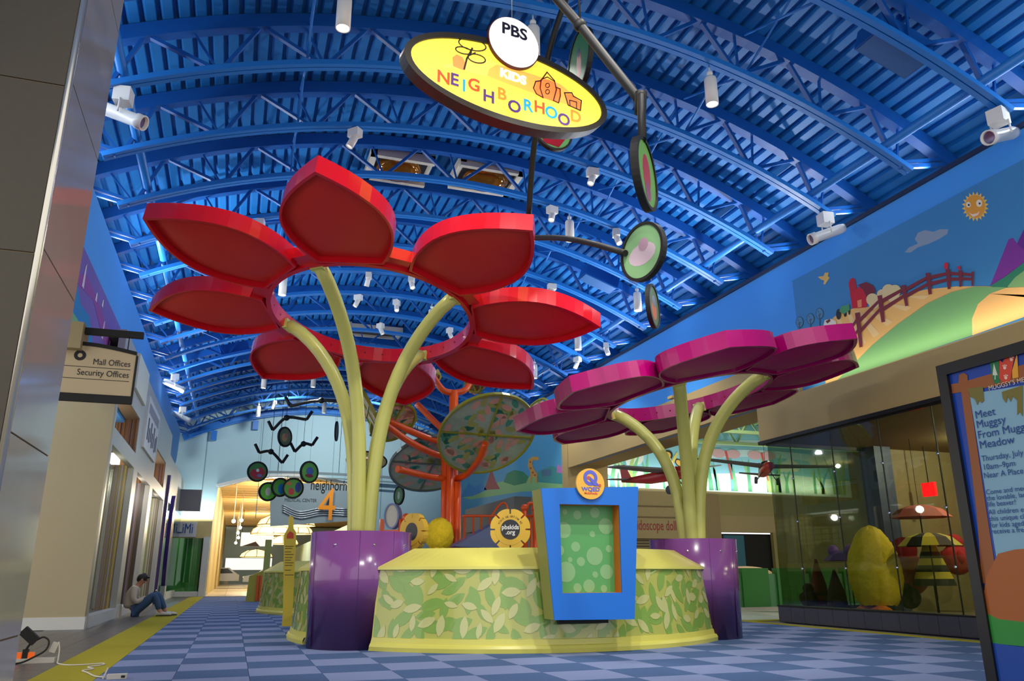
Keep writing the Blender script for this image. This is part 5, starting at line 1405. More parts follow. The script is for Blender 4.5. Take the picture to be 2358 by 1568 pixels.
# ================================================================== light fittings under the vault
LW = mat('fitting_white', (232, 230, 224), .35)
LENS = mat('lamp_lens', (255, 250, 236), .3, emit=9.0)
DIM = mat('lamp_lens_dim', (255, 250, 236), .3, emit=2.0)
hm = MB().lathe((0, 0, 0), [(.0, .44), (.075, .43), (.088, .40), (.088, 0), (.078, 0), (.076, .05)], 20).mesh('housing', LW)
lm = MB().lathe((0, 0, 0), [(.077, .03), (0, .03)], 20).mesh('lens', LENS)
jm = MB().ball((0, 0, .50), .045, 10, 8).tube([(0, 0, .43), (0, 0, .62)], .012, 6).mesh('swivel_stem', LW)
PEND = [(.67, 8.13), (5.78, 8.2), (3.13, 8.25), (5.73, 13.2), (8.05, 14.85), (.52, 17.9), (8.06, 21.5), (8.05, 18.2), (.45, 27.8), (2.15, 28.4), (.42, 33.1), (3.05, 33.4), (4.5, 19.9)]
for i, (x, y) in enumerate(PEND):
    z = arc(RB, x) - .60
    t = thing('pendant_light', 'white cylinder downlight hung under a blue truss', 'light', (x, y, z), 'cylinder downlights')
    put('housing', hm, t); put('lens', lm, t); put('swivel_stem', jm, t)
    lamp('downlight', 'SPOT', (x, y, z - .02), 220 if y < 26 else 260, (1.0, .95, .86), (x, y, 0), spot_size=R(105), spot_blend=.6, shadow_soft_size=.08)
bx = MB().box(-.07, .07, -.10, .10, -.16, -.02).box(-.02, .02, -.02, .02, -.02, .02).mesh('transformer_box', LW)
brl = MB().lathe((0, 0, -.17), [(0, -.04), (.055, -.03), (.062, .05), (.062, .19), (.052, .19), (.05, .16)], 14, (.25, -.35, -.9)).mesh('barrel', LW)
brlens = MB().lathe((0, 0, -.17), [(.05, .165), (0, .165)], 14, (.25, -.35, -.9)).mesh('lens', DIM)
HEAD = [(1.25, 11.47), (5.45, 11.47), (5.34, 13.14), (6.72, 13.14), (6.65, 16.48), (8.84, 18.15), (5.41, 21.49), (2.51, 18.15), (3.57, 18.15), (2.5, 19.82), (3.55, 20.0), (3.49, 22.2), (-.08, 14.81), (1.15, 28.2), (1.02, 33.2), (8.74, 19.82)]
rh = random.Random(5)
for x, y in HEAD:
    t = thing('track_spotlight', 'small white track spotlight clamped to a truss chord', 'spotlight', (x, y, arc(RB, x)), 'track spotlights', rot=(0, 0, rh.uniform(0, 6.28)))
    put('transformer_box', bx, t); put('barrel', brl, t); put('lens', brlens, t)
big_b = MB().box(-.10, .10, -.10, .10, -.22, -.02).mesh('yoke_box', LW)
big_t = MB().lathe((0, 0, -.38), [(0, -.34), (.07, -.33), (.085, -.25), (.085, .22), (.10, .23), (.10, .33), (.085, .33), (.08, .28)], 16, (-.92, .12, -.36)).tube([(0, .11, -.2), (0, .12, -.40)], .012, 6).tube([(0, -.11, -.2), (0, -.12, -.40)], .012, 6).mesh('spot_barrel', LW)
big_l = MB().lathe((0, 0, -.38), [(.08, .285), (0, .285)], 16, (-.92, .12, -.36)).mesh('lens', mat('spot_lens', (120, 110, 150), .05, .6))
for x, y, rz, lab in ((8.95, 6.5, .25, 'large white theatre spotlight on the truss end above the cartoon sun'), (8.93, 9.78, -.1, 'large white theatre spotlight on the truss end beside the farm mural cloud'), (-1.85, 9.85, 3.0, 'large white theatre spotlight poking out beside the tiled column'),
                      (-2.15, 25.0, 3.4, 'large white theatre spotlight above the shop windows'), (-2.2, 30.0, 3.4, 'large white theatre spotlight above the purple pillar')):
    t = thing('theatre_spotlight', lab, 'spotlight', (x, y, arc(RB, x)), None, rot=(0, 0, rz))
    put('yoke_box', big_b, t); put('spot_barrel', big_t, t); put('lens', big_l, t)

def vault(x, y, r):
    """where the sight line of a frame spot meets the vault of radius r"""
    d = at(x, y, D=1.0) - CAMP
    a = d.x ** 2 + d.z ** 2; b = 2 * (CAMP.x - VX) * d.x + 2 * (CAMP.z - VZ) * d.z; c = (CAMP.x - VX) ** 2 + (CAMP.z - VZ) ** 2 - r * r
    return CAMP + d * ((-b + math.sqrt(b * b - 4 * a * c)) / (2 * a))
# roof lights with amber glass domes
SKF = mat('skylight_frame', (206, 198, 184), .5)
def skylight(label, cx0, cy0, hw, hl, domed=True):
    t = thing('skylight', label, 'skylight', (cx0, cy0, arc(RT, cx0) - .1))
    zt = lambda x: arc(RT, x) - .02
    for x0, x1, y0, y1 in ((cx0 - hw, cx0 + hw, cy0 - hl, cy0 - hl + .1), (cx0 - hw, cx0 + hw, cy0 + hl - .1, cy0 + hl), (cx0 - hw, cx0 - hw + .12, cy0 - hl, cy0 + hl), (cx0 + hw - .12, cx0 + hw, cy0 - hl, cy0 + hl)):
        z = min(zt(x0), zt(x1)) - .02
        MB().box(x0, x1, y0, y1, z - .07, z + .10).build('frame', SKF, t)
    MB().box(cx0 - hw + .1, cx0 + hw - .1, cy0 - hl + .08, cy0 + hl - .08, zt(cx0 + (hw if cx0 > VX else -hw)) - .02, zt(cx0 + (hw if cx0 > VX else -hw)) + .0).build('well', mat('skylight_well', (40, 36, 32), .4), t)
    if domed:
        zz_ = zt(cx0 + (hw if cx0 > VX else -hw)) - .03
        MB().ball((cx0, cy0, zz_), (hw * .72, hl * .78, .20), 24, 12).build('dome', mat('amber_dome', (150, 92, 24), .06, .6), t)
    return t
p1 = vault(918, 388, RT - .1); p2 = vault(1118, 412, RT - .1); p3 = vault(860, 765, RT - .1)
skylight('amber domed roof light nearer the middle of the vault behind a truss', p1.x, p1.y, .62, .52)
skylight('amber domed roof light with wide pale border behind a truss', p2.x, p2.y, .66, .52)
skylight('flat pale roof light seen through the ring of the red flower', p3.x, p3.y, .9, .45, False)
for x, y, lab in ((2058, 105, 'blue air diffuser box on the deck above the cartoon sun wall'), (1380, 640, 'blue air diffuser box between trusses near the pale green disc'), (540, 805, 'blue air diffuser box on the deck over the shop windows'), (975, 960, 'blue air diffuser box on the deck far behind the orange tree')):
    p = vault(x, y, RB + .25)
    t = thing('air_diffuser', lab, 'air diffuser', (p.x, p.y, p.z - .15))
    sl_ = math.atan2(VX - p.x, p.z - VZ)
    u_ = V((math.cos(-sl_), 0, -math.sin(-sl_))); u_ = V((math.cos(sl_), 0, math.sin(sl_)))
    n_ = V((-u_.z, 0, u_.x))
    MB().obox(p, (u_, V((0, 1, 0)), n_), (.42, .22, .16)).build('diffuser_box', BLUE_DARK, t)
    MB().obox(p - n_ * .165, (u_, V((0, 1, 0)), n_), (.40, .20, .006)).build('grille_face', mat('diffuser_face', (36, 96, 160), .5, noise=(80, .3)), t)
    MB().bar(p + n_ * .15, p + n_ * .55, .05, .05, (0, 1, 0)).build('hanger', BLUE_DARK, t)

# ================================================================== lamps of the place and added fill lamps
for y0 in (7.0, 17.0, 27.5):
    # linear uplights added on top of both side walls to brighten the vault
    for x, tx in ((9.50, 2.0), (-2.62, 5.2)):
        t = thing('added_linear_uplight', 'added slim white uplight brightening the vault, lying on top of the %s wall' % ('farm mural' if x > 0 else 'light blue'), 'light', (x, y0, 6.53 if x > 0 else 6.44), 'added uplights on the %s wall' % ('farm mural' if x > 0 else 'light blue'))
        zb = 6.53 if x > 0 else 6.44
        MB().box(x - .06, x + .06, y0 - 4.6, y0 + 4.6, zb, zb + .05).build('added_uplight_tray', LW, t)
        o = lamp('added_uplight_lamp', 'AREA', (x, y0, zb + .09), 90, (.86, .94, 1.0), (tx, y0, 8.5), shape='RECTANGLE', size=.12, size_y=9.0)
        o.rotation_euler = Matrix((V((0, 1, 0)), V((0, 1, 0)).cross(-(V((tx, y0, 8.5)) - V((x, y0, zb + .09))).normalized()) * -1, -(V((tx, y0, 8.5)) - V((x, y0, zb + .09))).normalized())).transposed().to_euler()
        o.data.size, o.data.size_y = 9.0, .12
def strip(name, c, tgt, L, power, color, along):
    along = V(along).normalized(); z = -(V(tgt) - V(c)).normalized(); y = z.cross(along).normalized()
    o = lamp(name, 'AREA', c, power, color, shape='RECTANGLE', size=L, size_y=.1)
    o.rotation_euler = Matrix((along, y, z)).transposed().to_euler()
    return o
strip('mural_striplight', (9.16, 7.3, 3.97), (9.38, 7.3, 4.5), 7.5, 22, (1.0, .88, .66), (0, 1, 0))
strip('meadow_striplight', (15.5, 23.6, 3.66), (15.5, 24.0, 4.4), 10, 70, (.94, 1.0, .94), (1, 0, 0))
for x in (1.5, 5.5): lamp('wall_washer', 'SPOT', (x, 31.5, arc(RB, x) - .3), 600, (.95, 1.0, 1.0), (x, 37, 6.2), spot_size=R(90), spot_blend=.7, shadow_soft_size=.1)
strip('end_wall_striplight', (-1.9, 36.6, 3.2), (-1.9, 37.0, 4.2), 2.2, 60, (.92, 1.0, 1.0), (1, 0, 0))
lamp('wing_lamp', 'POINT', (13.5, 18.0, 4.9), 260, (1.0, .93, .78), shadow_soft_size=.06)
for x, z, ys in ((9.16, 4.72, (12.2, 15.5, 19.0)), (-2.36, 5.24, (16.2, 20.5, 25.0))):  # box uplights added to spread light evenly over the vault
    for y in ys:
        t = thing('added_wall_uplight', 'added small box uplight brightening the vault, mounted above the %s' % ('tan header band' if x > 0 else 'shop front'), 'light', (x, y, z), 'added wall uplights')
        MB().box(x - .06, x + .06, y - .10, y + .10, z - (.06 if x > 0 else .115), z).build('added_uplight_box', TAN if x > 0 else LW, t)
        MB().box(x - (.0 if x > 0 else .2), x + (.2 if x > 0 else .0), y - .03, y + .03, z - .05, z - .03).build('bracket', TAN if x > 0 else LW, t) if x > 0 else None
        lamp('added_uplight_lamp', 'SPOT', (x, y, z + .04), 700, (.9, .96, 1.0), (3.4, y - 1.0, 9.2), spot_size=R(130), spot_blend=.8, shadow_soft_size=.1)
lamp('shop_lamp', 'POINT', (10.9, 7.6, 3.12), 130, (1.0, .9, .7), shadow_soft_size=.04)
lamp('shop_lamp', 'POINT', (12.6, 10.6, 3.12), 150, (1.0, .9, .7), shadow_soft_size=.04)
lamp('shop_lamp', 'POINT', (13.5, 5.0, 3.12), 160, (1.0, .9, .7), shadow_soft_size=.04)
lamp('shop_lamp', 'POINT', (-2.9, 37.2, 2.3), 26, (1.0, .96, .9), shadow_soft_size=.02)  # lamp added inside to light the green door
for x, y, tx, ty, tz in ((1.2, 3.2, 2.6, 10.0, .8), (5.6, 3.2, 5.0, 10.0, 1.0), (3.4, 4.8, 3.4, 8.4, .5)):  # unseen floods added above the frame as frontal fill
    lamp('front_fill_flood', 'SPOT', (x, y, arc(RB, x) - .3), 800, (1.0, .95, .88), (tx, ty, tz), spot_size=R(60), spot_blend=.8, shadow_soft_size=.12)
for y in (42, 52, 64): lamp('hall_lamp', 'POINT', (1.8, y, 4.3), 700, (1.0, .86, .62), shadow_soft_size=.3)
for y in (17.0, 20.9, 25.0): lamp('window_lamp', 'POINT', (-2.75, y, 2.85), 60, (1.0, .92, .8), shadow_soft_size=.1)

# ================================================================== things inside the play court
YFL = mat('gerbera_yellow', (222, 180, 56), .45); YFD = mat('gerbera_edge', (150, 120, 30), .6)
def gerbera(label, c, r, heading, lines):
    n = V((math.cos(heading), math.sin(heading), 0)); u = V((0, 0, 1)).cross(n)
    F1 = (V(c), u, V((0, 0, 1)), n)
    t = thing('flower_sign', label, 'sign', (c[0], c[1], c[2] - r))
    for k in range(8):
        a0, a1 = R(45 * k + 2.5), R(45 * k + 42.5)
        pts = [(r * .42 * math.cos(a0), r * .42 * math.sin(a0))] + [(r * (1 - .035 * (2 * q - 1) ** 2) * math.cos(a0 + (a1 - a0) * q), r * (1 - .035 * (2 * q - 1) ** 2) * math.sin(a0 + (a1 - a0) * q)) for q in (0, .25, .5, .75, 1)] + [(r * .42 * math.cos(a1), r * .42 * math.sin(a1))]
        MB().plate(F1, pts, -.08, 0).build('petal', YFL, t)
    MB().plate(F1, circ(r * .74, 40), -.075, .003).build('flower_disc', YFL, t)
    MB().plate(F1, circ(r * .47, 40), 0, .008).build('centre_disc', mat('gerbera_centre', (40, 42, 52), .4), t)
    if lines:
        text('pbskids', r * .30, (V(c) + n * .009 + V((0, 0, r * .10)), u, V((0, 0, 1)), n), mat('sign_print_white', (236, 236, 232), .5), t, bold=.002, t=.001, xs=.95)
        text('.org', r * .30, (V(c) + n * .009 + V((0, 0, -r * .14)), u, V((0, 0, 1)), n), MATS['sign_print_white'], t, bold=.002, t=.001, xs=.95)
        s = 'visit us online at'
        for i, ch in enumerate(s):
            if ch == ' ': continue
            a = R(152 - 124 * i / (len(s) - 1))
            text(ch, r * .19, (V(c) + u * (r * .63 * math.cos(a)) + V((0, 0, r * .63 * math.sin(a))) + n * .004, u, V((0, 0, 1)), n), mat('sign_print_dark', (50, 40, 30), .5), t, rot=a - math.pi / 2, t=.001)
    MB().bar(V(c) - n * .05 - V((0, 0, r * .7)), (c[0] - n.x * .05, c[1] - n.y * .05, .0), .06, .04, (0, 1, 0)).build('post', YFD, t)
g1 = at(1175, 1219, Y=9.75); gerbera('yellow flower-shaped sign with dark web address disc beside the blue stand', g1, .262, math.atan2(-g1.y, -g1.x), True)
g2 = at(948, 1224, Y=10.6); gerbera('yellow flower-shaped sign turned aside near the purple planter', g2, .245, math.atan2(-g2.y, -g2.x) - R(48), False)
yb = at(1012, 1232, Y=12.4)
yt = thing('plush_form', 'shaggy yellow plush ball top rising behind the leaf wall', 'plush', (yb.x, yb.y, 0))
MB().ball(yb, (.22, .22, .26), 36, 24).shag(.014, 3).build('plush_top', YP, yt)
MB().lathe((yb.x, yb.y, .02), [(.34, 0), (.42, .15), (.30, .6), (.16, 1.0), (.14, 1.25)], 20).build('plush_body', YP, yt)
# orange climbing frame rails
rf = thing('jungle_gym', 'orange railed climbing frame with grey slide behind the leaf wall', 'play structure', (4.3, 13.2, 0))
def cf(x, y, Y=13.2): return at(x, y, Y=Y)
p, q = cf(1065, 1188), cf(1235, 1188)
MB().tube([p, q], .022, 8).build('top_rail', ORT, rf)
for x in (1070, 1090, 1108, 1128, 1150, 1170, 1205, 1222):
    a = cf(x, 1190); MB().tube([a, (a.x, a.y, .1)], .018, 8).build('baluster', ORT, rf)
for x in (1208, 1232):
    a = cf(x, 1170); MB().tube([a, (a.x, a.y, .02)], .05, 10).build('post', ORT, rf); MB().ball(a, .07, 10, 8).build('post_knob', ORT, rf)
MB().tube(spline([cf(1132, 1188), cf(1148, 1165), cf(1160, 1158), cf(1168, 1168), cf(1166, 1188)], 6), .02, 8).build('hoop', ORT, rf)
MB().tube(spline([cf(1212, 1172), cf(1218, 1160), cf(1230, 1162), cf(1233, 1180)], 6), .03, 8).build('hoop', ORT, rf)
s1, s2, s3 = cf(1045, 1258, 12.9), cf(1150, 1200, 12.9), cf(1150, 1262, 12.9)
MB().add([s1, s2, s3, s1 + V((0, .5, 0)), s2 + V((0, .5, 0)), s3 + V((0, .5, 0))], [(0, 2, 1), (3, 4, 5), (0, 1, 4, 3), (1, 2, 5, 4), (0, 3, 5, 2)]).build('slide', mat('slide_grey_blue', (104, 122, 168), .4), rf)
MB().box(3.9, 5.2, 13.3, 13.5, 0, 1.15).build('side_panel', mat('frame_panel_tan', (150, 136, 100), .6), rf)
tm = at(902, 1188, Y=13.0)
tt = thing('toy_screen', 'round white disc screen in blue casing on orange legs', 'play panel', (tm.x, tm.y, 0))
FT = frame(tuple(tm), (.86, -.5, 0), (0, 0, 1))
MB().ringplate(FT, circ(.13, 32, .205), circ(.105, 32, .18), -.14, .02).build('casing', mat('casing_blue', (112, 138, 190), .4), tt)
MB().plate(FT, circ(.105, 32, .18), -.12, 0).build('screen_disc', mat('screen_white', (206, 206, 200), .4), tt)
for s in (-1, 1):
    MB().bar((tm.x + s * .14, tm.y - s * .08, tm.z - .05), (tm.x + s * .14, tm.y - s * .08, .02), .07, .07, (0, 1, 0)).build('leg', ORT, tt)
for k in range(3): MB().bar((tm.x - .14, tm.y + .08, tm.z - .24 - .16 * k), (tm.x + .14, tm.y - .08, tm.z - .24 - .16 * k), .04, .04).build('rung', ORT, tt)
a = at(935, 1192, Y=12.8); MB().tube([a, (a.x, a.y, 0)], .05, 10).ball(a, .07, 10, 8).solo('orange_post', ORT, 'orange round-headed post behind the turned flower sign', 'post')

# arrow-shaped rule board and the boards beyond
ay = 14.6
def ab(x, y): p = at(x, y, Y=ay); return (p.x, p.z)
t = thing('rule_board', 'tall yellow arrow-topped rule board at the edge of the play court', 'sign', (ab(665, 1400)[0], ay, 0))
FA = frame((0, ay, 0), (1, 0, 0), (0, 0, 1))
pts = [ab(652, 1405), ab(674, 1405), ab(682, 1240), ab(682, 1225), ab(676, 1216), ab(676, 1192), ab(667, 1186), ab(665, 1196), ab(664, 1214), ab(654, 1232)]
x0 = ab(652, 1405)[0]; x1 = ab(674, 1405)[0]
MB().plate(FA, [(x0, 0.0), (x1, 0.0)] + pts[1:] + [pts[0]], -.05, 0).build('board', mat('rule_yellow', (210, 186, 58), .45), t)
MB().plate(FA, [ab(660, 1240), ab(676, 1240), ab(676, 1228), ab(668, 1223), ab(661, 1230)], .001, .004).build('red_print', mat('rule_red', (196, 60, 40), .5), t)
for k, y in enumerate((1257, 1262, 1270, 1276, 1283, 1289, 1295, 1301, 1312, 1323)):
    MB().plate(FA, [ab(656, y), ab(676 - (k % 3) * 3, y), ab(676 - (k % 3) * 3, y + 1.6), ab(656, y + 1.6)], .001, .003).build('print_line', mat('rule_ink', (90, 76, 30), .6), t)
MB().box(.84, 1.02, 24.9, 25.0, 0, at(633, 1243, Y=25).z).solo('slat_board', mat('lime_board', (168, 176, 92), .5), 'plain lime green upright board further along the play court', 'board')
kb = thing('lime_kiosk', 'small lime kiosk with orange panel at the far end of the carpet', 'kiosk', (1.0, 28.6, 0))
MB().plate(frame((0, 28.4, 0), (1, 0, 0), (0, 0, 1)), [(.5, 0), (1.6, 0), (1.6, 1.2), (1.3, 1.12), (.55, .8)], -.6, 0).build('kiosk_body', mat('kiosk_lime', (176, 170, 60), .5), kb)
for k in range(4): MB().box(.78 + k * .11, .86 + k * .11, 28.36, 28.4, .02, .82).build('orange_slat', ORT, kb)
for k in range(5):
    x, y = 2.5 + .17 * k, 22.8 - .55 * k
    cr = thing('waiting_chair', 'dark chair lined up behind the far leaf wall', 'chair', (x, y, 0), 'dark chairs behind the far leaf wall')
    MB().box(x - .2, x + .2, y - .03, y + .03, .5, 1.42).build('backrest', DARK, cr); MB().box(x - .2, x + .2, y - .45, y - .03, .44, .5).build('seat', DARK, cr)
    for dx in (-.17, .17):
        for dy in (-.42, -.05): MB().box(x + dx - .015, x + dx + .015, y + dy - .015, y + dy + .015, 0, .44).build('leg', DARK, cr)

# ================================================================== giraffe mural and far shops
JM = thing('wall_mural', 'jungle mural with giraffe, red tent and pink castle beyond the side wing', 'mural', (9.37, 26, 3.3))
jm_ = lambda name, pts, rgb, lay: mural(name, pts, rgb, lay, raw=True, parent=JM, zmin=3.28)
MB().box(9.372, 9.38, 22.5, 36.8, 3.28, 5.6).build('jungle_sky', mat('jungle_sky', (84, 168, 204), .65), JM)
jm_('meadow', [(1300, 1130), (1300, 1080), (1260, 1082), (1220, 1098), (1180, 1104), (1140, 1112), (1090, 1130), (1060, 1145), (1085, 1150), (1200, 1132)], (150, 206, 130), 3)
jm_('teal_hill', [(1300, 1082), (1270, 1072), (1240, 1085), (1235, 1110), (1300, 1115)], (70, 160, 150), 4)
jm_('red_tent', [(1115, 1128), (1122, 1110), (1132, 1078), (1142, 1108), (1152, 1126)], (170, 66, 70), 5)
jm_('blue_rocks', [(1060, 1146), (1080, 1112), (1092, 1122), (1110, 1112), (1122, 1128), (1090, 1142)], (60, 150, 210), 5)
jm_('green_bush', [(1160, 1110), (1168, 1090), (1185, 1082), (1205, 1086), (1218, 1098), (1212, 1112), (1185, 1118)], (40, 140, 90), 5)
jm_('giraffe', [(1220, 1112), (1222, 1088), (1216, 1072), (1218, 1058), (1228, 1051), (1242, 1053), (1241, 1060), (1230, 1059), (1226, 1066), (1230, 1080), (1238, 1090), (1238, 1112), (1234, 1112), (1232, 1098), (1226, 1098), (1224, 1112)], (228, 166, 70), 7)
for x, y in ((1223, 1078), (1228, 1088), (1233, 1094), (1222, 1064)): jm_('giraffe_spot', [(x + 2.5 * math.cos(k), y + 2.5 * math.sin(k)) for k in range(6)], (170, 90, 40), 8)
jm_('castle', [(1283, 1088), (1283, 1076), (1287, 1068), (1291, 1076), (1296, 1066), (1301, 1076), (1301, 1090)], (200, 130, 190), 6)
jm_('vent', [(1248, 1082), (1270, 1080), (1270, 1095), (1248, 1097)], (90, 130, 150), 6)
struct('wall_right_far', MB().box(9.2, 9.38, 22.5, 36.8, 0, 3.28), TAN_GREY)
struct('wall_right_fascia', MB().box(8.6, 9.2, 25.0, 31.0, 2.4, 3.3), mat('fascia_grey', (128, 122, 108), .7))

# ================================================================== shop by the arch
lt = struct('wall_back_shop', MB().box(-3.4, -1.0, 37.0, 37.3, 2.35, 3.15), mat('shop_fascia_tan', (212, 190, 130), .6))
MB().box(-3.4, -.98, 36.9, 37.2, 0, .18).build('kick_plate', WHITE_PAINT, lt)
MB().box(-1.28, -1.02, 36.86, 37.2, .0, 2.4).build('white_jamb', WHITE_PAINT, lt)
MB().box(-2.55, -1.28, 37.3, 37.36, .18, 2.35).build('green_door', mat('door_green', (56, 160, 50), .8), lt)
MB().box(-2.0, -1.98, 37.27, 37.3, .18, 2.35).build('door_joint', mat('door_green_dark', (24, 90, 24), .5), lt)
MB().box(-3.4, -2.5, 37.5, 37.56, 0, 2.4).build('display_wall', mat('display_teal', (150, 178, 164), .6), lt)
MB().box(-3.4, -1.3, 37.02, 37.03, .18, 2.35).build('window_pane', glass('shop_glass_b', (232, 240, 234), .05), lt)
ls = thing('shop_sign', 'projecting pale shop sign with tall blue letters by the arch', 'sign', (-1.95, 36.6, 2.4))
MB().box(-3.0, -1.6, 36.55, 36.95, 2.38, 2.98).build('sign_box', mat('sign_pale', (224, 224, 226), .5), ls)
text('LiMi', .58, (V((-2.02, 36.54, 2.70)), V((1, 0, 0)), V((0, 0, 1)), V((0, -1, 0))), mat('limi_blue', (30, 84, 170), .4), ls, xs=.62, t=.01)
for k, (z0, z1, rgb, lab) in enumerate(((1.25, 1.75, (206, 196, 200), 'pale grey child top hanging in the shop by the arch'), (.85, 1.22, (216, 112, 130), 'pink child top hanging in the shop by the arch'), (.22, .82, (40, 48, 76), 'dark blue child trousers hanging in the shop by the arch'))):
    g = thing('hung_garment', lab, 'garment', (-2.75, 37.42, z0))
    MB().plate(frame((-2.75, 37.40, 0), (1, 0, 0), (0, 0, 1)), [(-.2, z0), (.2, z0), (.17, z1 - .12), (.28, z1 - .2), (.30, z1 - .06), (.12, z1), (-.12, z1), (-.30, z1 - .06), (-.28, z1 - .2), (-.17, z1 - .12)] if k < 2 else [(-.18, z0), (-.03, z0), (0, z1 - .2), (.03, z0), (.18, z0), (.16, z1), (-.16, z1)], -.04, .04).build('garment_body', mat('cloth_%d' % k, rgb, .8), g)
    MB().tube([(-2.9, 37.4, z1 + .01), (-2.6, 37.4, z1 + .01)], .012, 6).build('hanger', DARK, g)

# ================================================================== hall beyond the arch
HALL_T = mat('hall_tan', (206, 176, 118), .7)
struct('wall_hall_left', MB().box(-1.35, -1.0, 37.3, 88, 0, 5.4), mat('hall_left_tan', (196, 172, 116), .7))
struct('wall_hall_right', MB().box(5.3, 5.6, 37.1, 88, 0, 3.25), TEAL_WALL)
hc_ = struct('ceiling_hall', MB().box(-1.4, 14, 37.1, 90, 5.6, 5.7), mat('hall_ceiling', (178, 146, 92), .8))
for k in range(34): MB().box(-1.3, 13.5, 37.6 + 1.3 * k, 37.78 + 1.3 * k, 5.36, 5.6).build('ceiling_slat', HALL_T, hc_)
struct('wall_hall_end', MB().box(-2, 14, 88, 88.3, 0, 5.7), mat('hall_end', (196, 214, 210), .7))
struct('wall_hall_side', MB().box(13.6, 13.8, 37.1, 88, 0, 5.7), TAN)
# neighborhood archway lettering panel
ns_ = thing('arch_sign', 'grey curved archway panel with neighborhood lettering and big orange four', 'sign', (3.0, 36.3, 3.1))
FN = frame((0, 36.3, 0), (1, 0, 0), (0, 0, 1))
def an(x, y): p = at(x, y, Y=36.3); return (p.x, p.z)
gl_ = MB().plate(FN, [an(622, 1212), an(800, 1200), an(800, 1118), an(622, 1108)], -.02, 0).build('glass_panel', mat('grey_panel', (142, 158, 162), .4), ns_)
for y, w in ((1084, 5), (1096, 2)):
    top_ = [an(618 + 300 * k / 12, y + 14 * (k / 12) ** 1.6) for k in range(13)]; bot_ = [an(618 + 300 * k / 12, y + w + 14 * (k / 12) ** 1.6) for k in range(13)]
    MB().plate(FN, bot_ + top_[::-1], -.1, .02).build('curved_band', mat('band_grey', (112, 130, 132), .5), ns_)
wl_ = an(715, 1117); wr_ = an(852, 1117)
text('neighborhood', .66, (V((wl_[0], 36.29, wl_[1])), V((1, 0, 0)), V((0, 0, 1)), V((0, -1, 0))), DARK, ns_, align='LEFT', xs=.60, t=.01)
text('welcome', .36, (V((an(640, 1094)[0], 36.29, an(640, 1102)[1])), V((1, 0, 0)), V((0, 0, 1)), V((0, -1, 0))), mat('welcome_grey', (70, 84, 88), .6), ns_, align='LEFT', xs=.9, t=.01)
text('MEDICAL CENTER', .20, (V((an(655, 1151)[0], 36.29, an(655, 1151)[1])), V((1, 0, 0)), V((0, 0, 1)), V((0, -1, 0))), MATS['welcome_grey'], ns_, align='LEFT', xs=.85, t=.01)
text('4', 2.0, (V((an(752, 1166)[0], 36.1, an(752, 1166)[1])), V((1, 0, 0)), V((0, 0, 1)), V((0, -1, 0))), mat('orange_four', (250, 150, 20), .4), ns_, xs=.8, t=.03, bold=.0)
for k in range(4):
    MB().tube(spline([V((an(650, 0 + 1162 + 5 * k)[0], 36.25, an(650, 1162 + 5 * k)[1])), V((an(690, 1176 + 5 * k)[0], 36.25, an(690, 1178 + 5 * k)[1])), V((an(740, 1168 + 5 * k)[0], 36.25, an(740, 1170 + 5 * k)[1])), V((an(800, 1172 + 5 * k)[0], 36.25, an(800, 1172 + 5 * k)[1]))], 6), .03, 6).build('silver_wave', mat('silver', (196, 206, 212), .25, .7), ns_)
for x in (640, 780): MB().tube([V((an(x, 1090)[0], 36.3, an(x, 1090)[1])), V((an(x, 1090)[0], 36.3, arc(RT, an(x, 1090)[0]) + .1))], .012, 5).build('hanging_wire', DARK, ns_)
# hall chandeliers
GLOW = mat('lamp_glow', (255, 226, 150), .5, emit=2.4); RIB = mat('lamp_rib', (120, 96, 50), .5)
for x, y, Y, w, lab in ((660, 1206, 46, 2.2, 'largest lit amber half-dome lamp behind the arch lettering'), (628, 1226, 54, 1.9, 'lit amber half-dome lamp over the white banner'), (684, 1226, 56, 1.5, 'lit amber half-dome lamp beside the arrow board'), (660, 1250, 68, 1.8, 'lit amber half-dome lamp deep in the hall'), (590, 1280, 76, 2.0, 'lit amber half-dome lamp over the far shop')):
    c = at(x, y, Y=Y); w *= .72; c.z = min(c.z, 4.5); c.x = min(c.x, 4.9 - w) if Y == 68 else c.x; t = thing('dome_lamp', lab, 'lamp', (c.x, c.y, c.z - .2))
    MB().lathe(c - V((0, 0, .1)), [(w * .98, 0), (w * .86, .3), (w * .55, .55), (0, .68)], 24).build('lamp_shade', GLOW, t)
    for k in range(8):
        a = math.pi * 2 * k / 8
        MB().tube([c - V((0, 0, .1)) + V((w * math.cos(a) * q, w * math.sin(a) * q, z)) for q, z in ((1.0, 0), (.88, .3), (.56, .56), (0, .7))], .03, 5).build('lamp_rib', RIB, t)
    MB().lathe(c - V((0, 0, .12)), [(w, 0), (w, .05), (w * .97, .05)], 24).build('lamp_ring', RIB, t)
    MB().tube([c + V((0, 0, .58)), (c.x, c.y, 5.6)], .03, 6).build('lamp_stem', RIB, t)
for k, (x, y) in enumerate(((538, 1200), (556, 1198), (553, 1215), (548, 1227), (549, 1238), (543, 1250))):
    c = at(x, y, Y=44 + 4 * k); t = thing('hall_spot', 'small glowing spotlight under the tan slatted hall ceiling', 'light', tuple(c), 'hall spotlights')
    MB().ball(c, .10, 10, 8).build('bulb', LENS, t)
    MB().tube([c, (c.x, c.y, 5.6)], .02, 5).build('stem', LW, t)
c0 = at(556, 1226, Y=62); c1 = at(628, 1258, Y=62)
bn = thing('hall_banner', 'large bright white banner hung across the far hall', 'banner', (c0.x, 62, c1.z))
MB().box(c0.x, c1.x, 61.95, 62, c1.z, c0.z).build('banner_sheet', mat('banner_white_glow', (250, 250, 246), .5, emit=.8), bn)  # sheet glows by itself, its brightness put into the material
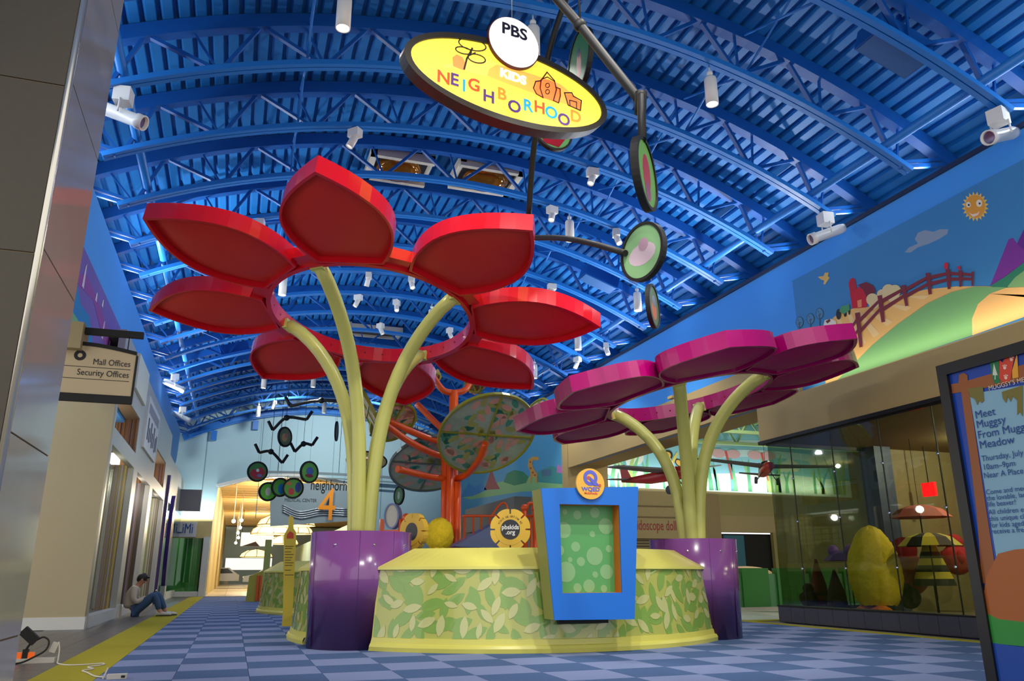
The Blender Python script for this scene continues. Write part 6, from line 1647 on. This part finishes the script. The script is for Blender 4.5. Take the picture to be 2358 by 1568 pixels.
MB().plate(frame((0, 61.95, 0), (1, 0, 0), (0, 0, 1)), [(c0.x + .1, c1.z), (c1.x - .9, c1.z), (c1.x - 1.2, c1.z + .3), (c0.x + 1.1, c1.z + .35)], .001, .01).build('banner_print', mat('banner_dark', (70, 60, 70), .6), bn)
for x in (c0.x + .05, c1.x - .05): MB().tube([(x, 62, c0.z), (x, 62, 5.6)], .02, 5).build('hanging_wire', DARK, bn)
fsn = at(520, 1285, Y=84); fsm = at(600, 1312, Y=84)
cnt = thing('far_counter', 'long bright white shop counter at the far end of the hall', 'counter', ((fsn.x + fsm.x) / 2, 84, 0))
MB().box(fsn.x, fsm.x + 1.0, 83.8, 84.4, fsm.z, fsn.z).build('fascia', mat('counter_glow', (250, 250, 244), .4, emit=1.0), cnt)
for x in (fsn.x + .2, fsm.x + .7): MB().box(x - .2, x + .2, 83.9, 84.3, 0, fsm.z).build('support', WHITE_PAINT, cnt)
# parked show cars
def car(label, cx_, cy_, rgb, L=4.2, W=1.7):
    t = thing('show_car', label, 'car', (cx_, cy_, 0)); m = mat('car_%d_%d_%d' % rgb, rgb, .2, .5, coat=.5)
    pf = [(-L / 2, .35), (-L / 2 + .05, .75), (-L / 2 + 1.0, .92), (-L / 2 + 1.6, 1.45), (L / 2 - .9, 1.48), (L / 2 - .25, 1.0), (L / 2, .85), (L / 2, .35)]
    MB().plate((V((cx_, cy_ + W / 2, 0)), V((1, 0, 0)), V((0, 0, 1)), V((0, -1, 0))), pf, 0, W).build('car_body', m, t)
    for s in (-1, 1):
        MB().plate((V((cx_, cy_ + s * (W / 2 + .004), 0)), V((1, 0, 0)), V((0, 0, 1)), V((0, s, 0))), [(-L / 2 + 1.15, .95), (-L / 2 + 1.65, 1.38), (L / 2 - 1.0, 1.4), (L / 2 - .5, 1.0)], 0, .006).build('car_window', mat('car_glass', (30, 36, 42), .08), t)
        for x in (-L / 2 + .8, L / 2 - .85):
            MB().lathe((cx_ + x, cy_ + s * (W / 2 - .08), .33), [(0, -.1), (.33, -.1), (.33, .1), (.2, .11)], 20, (0, s, 0)).build('tyre', DARK, t)
            MB().lathe((cx_ + x, cy_ + s * (W / 2 - .08), .33), [(.22, .105), (.2, .12), (0, .1)], 12, (0, s, 0)).build('wheel', mat('alloy', (190, 190, 190), .3, .8), t)
            MB().box(cx_ - L / 2 - .01, cx_ - L / 2 + .03, cy_ + s * .55 - .15, cy_ + s * .55 + .15, .62, .76).build('head_lamp', mat('head_lamp', (240, 240, 230), .2), t) if x < 0 else None
car('silver show car parked beyond the tan hall wall', at(525, 1338, Z=.33).x - 1.2, at(525, 1338, Z=.33).y, (176, 180, 186))
car('grey show car parked deep in the hall by the lime kiosk', 2.9, 66.0, (160, 168, 178))
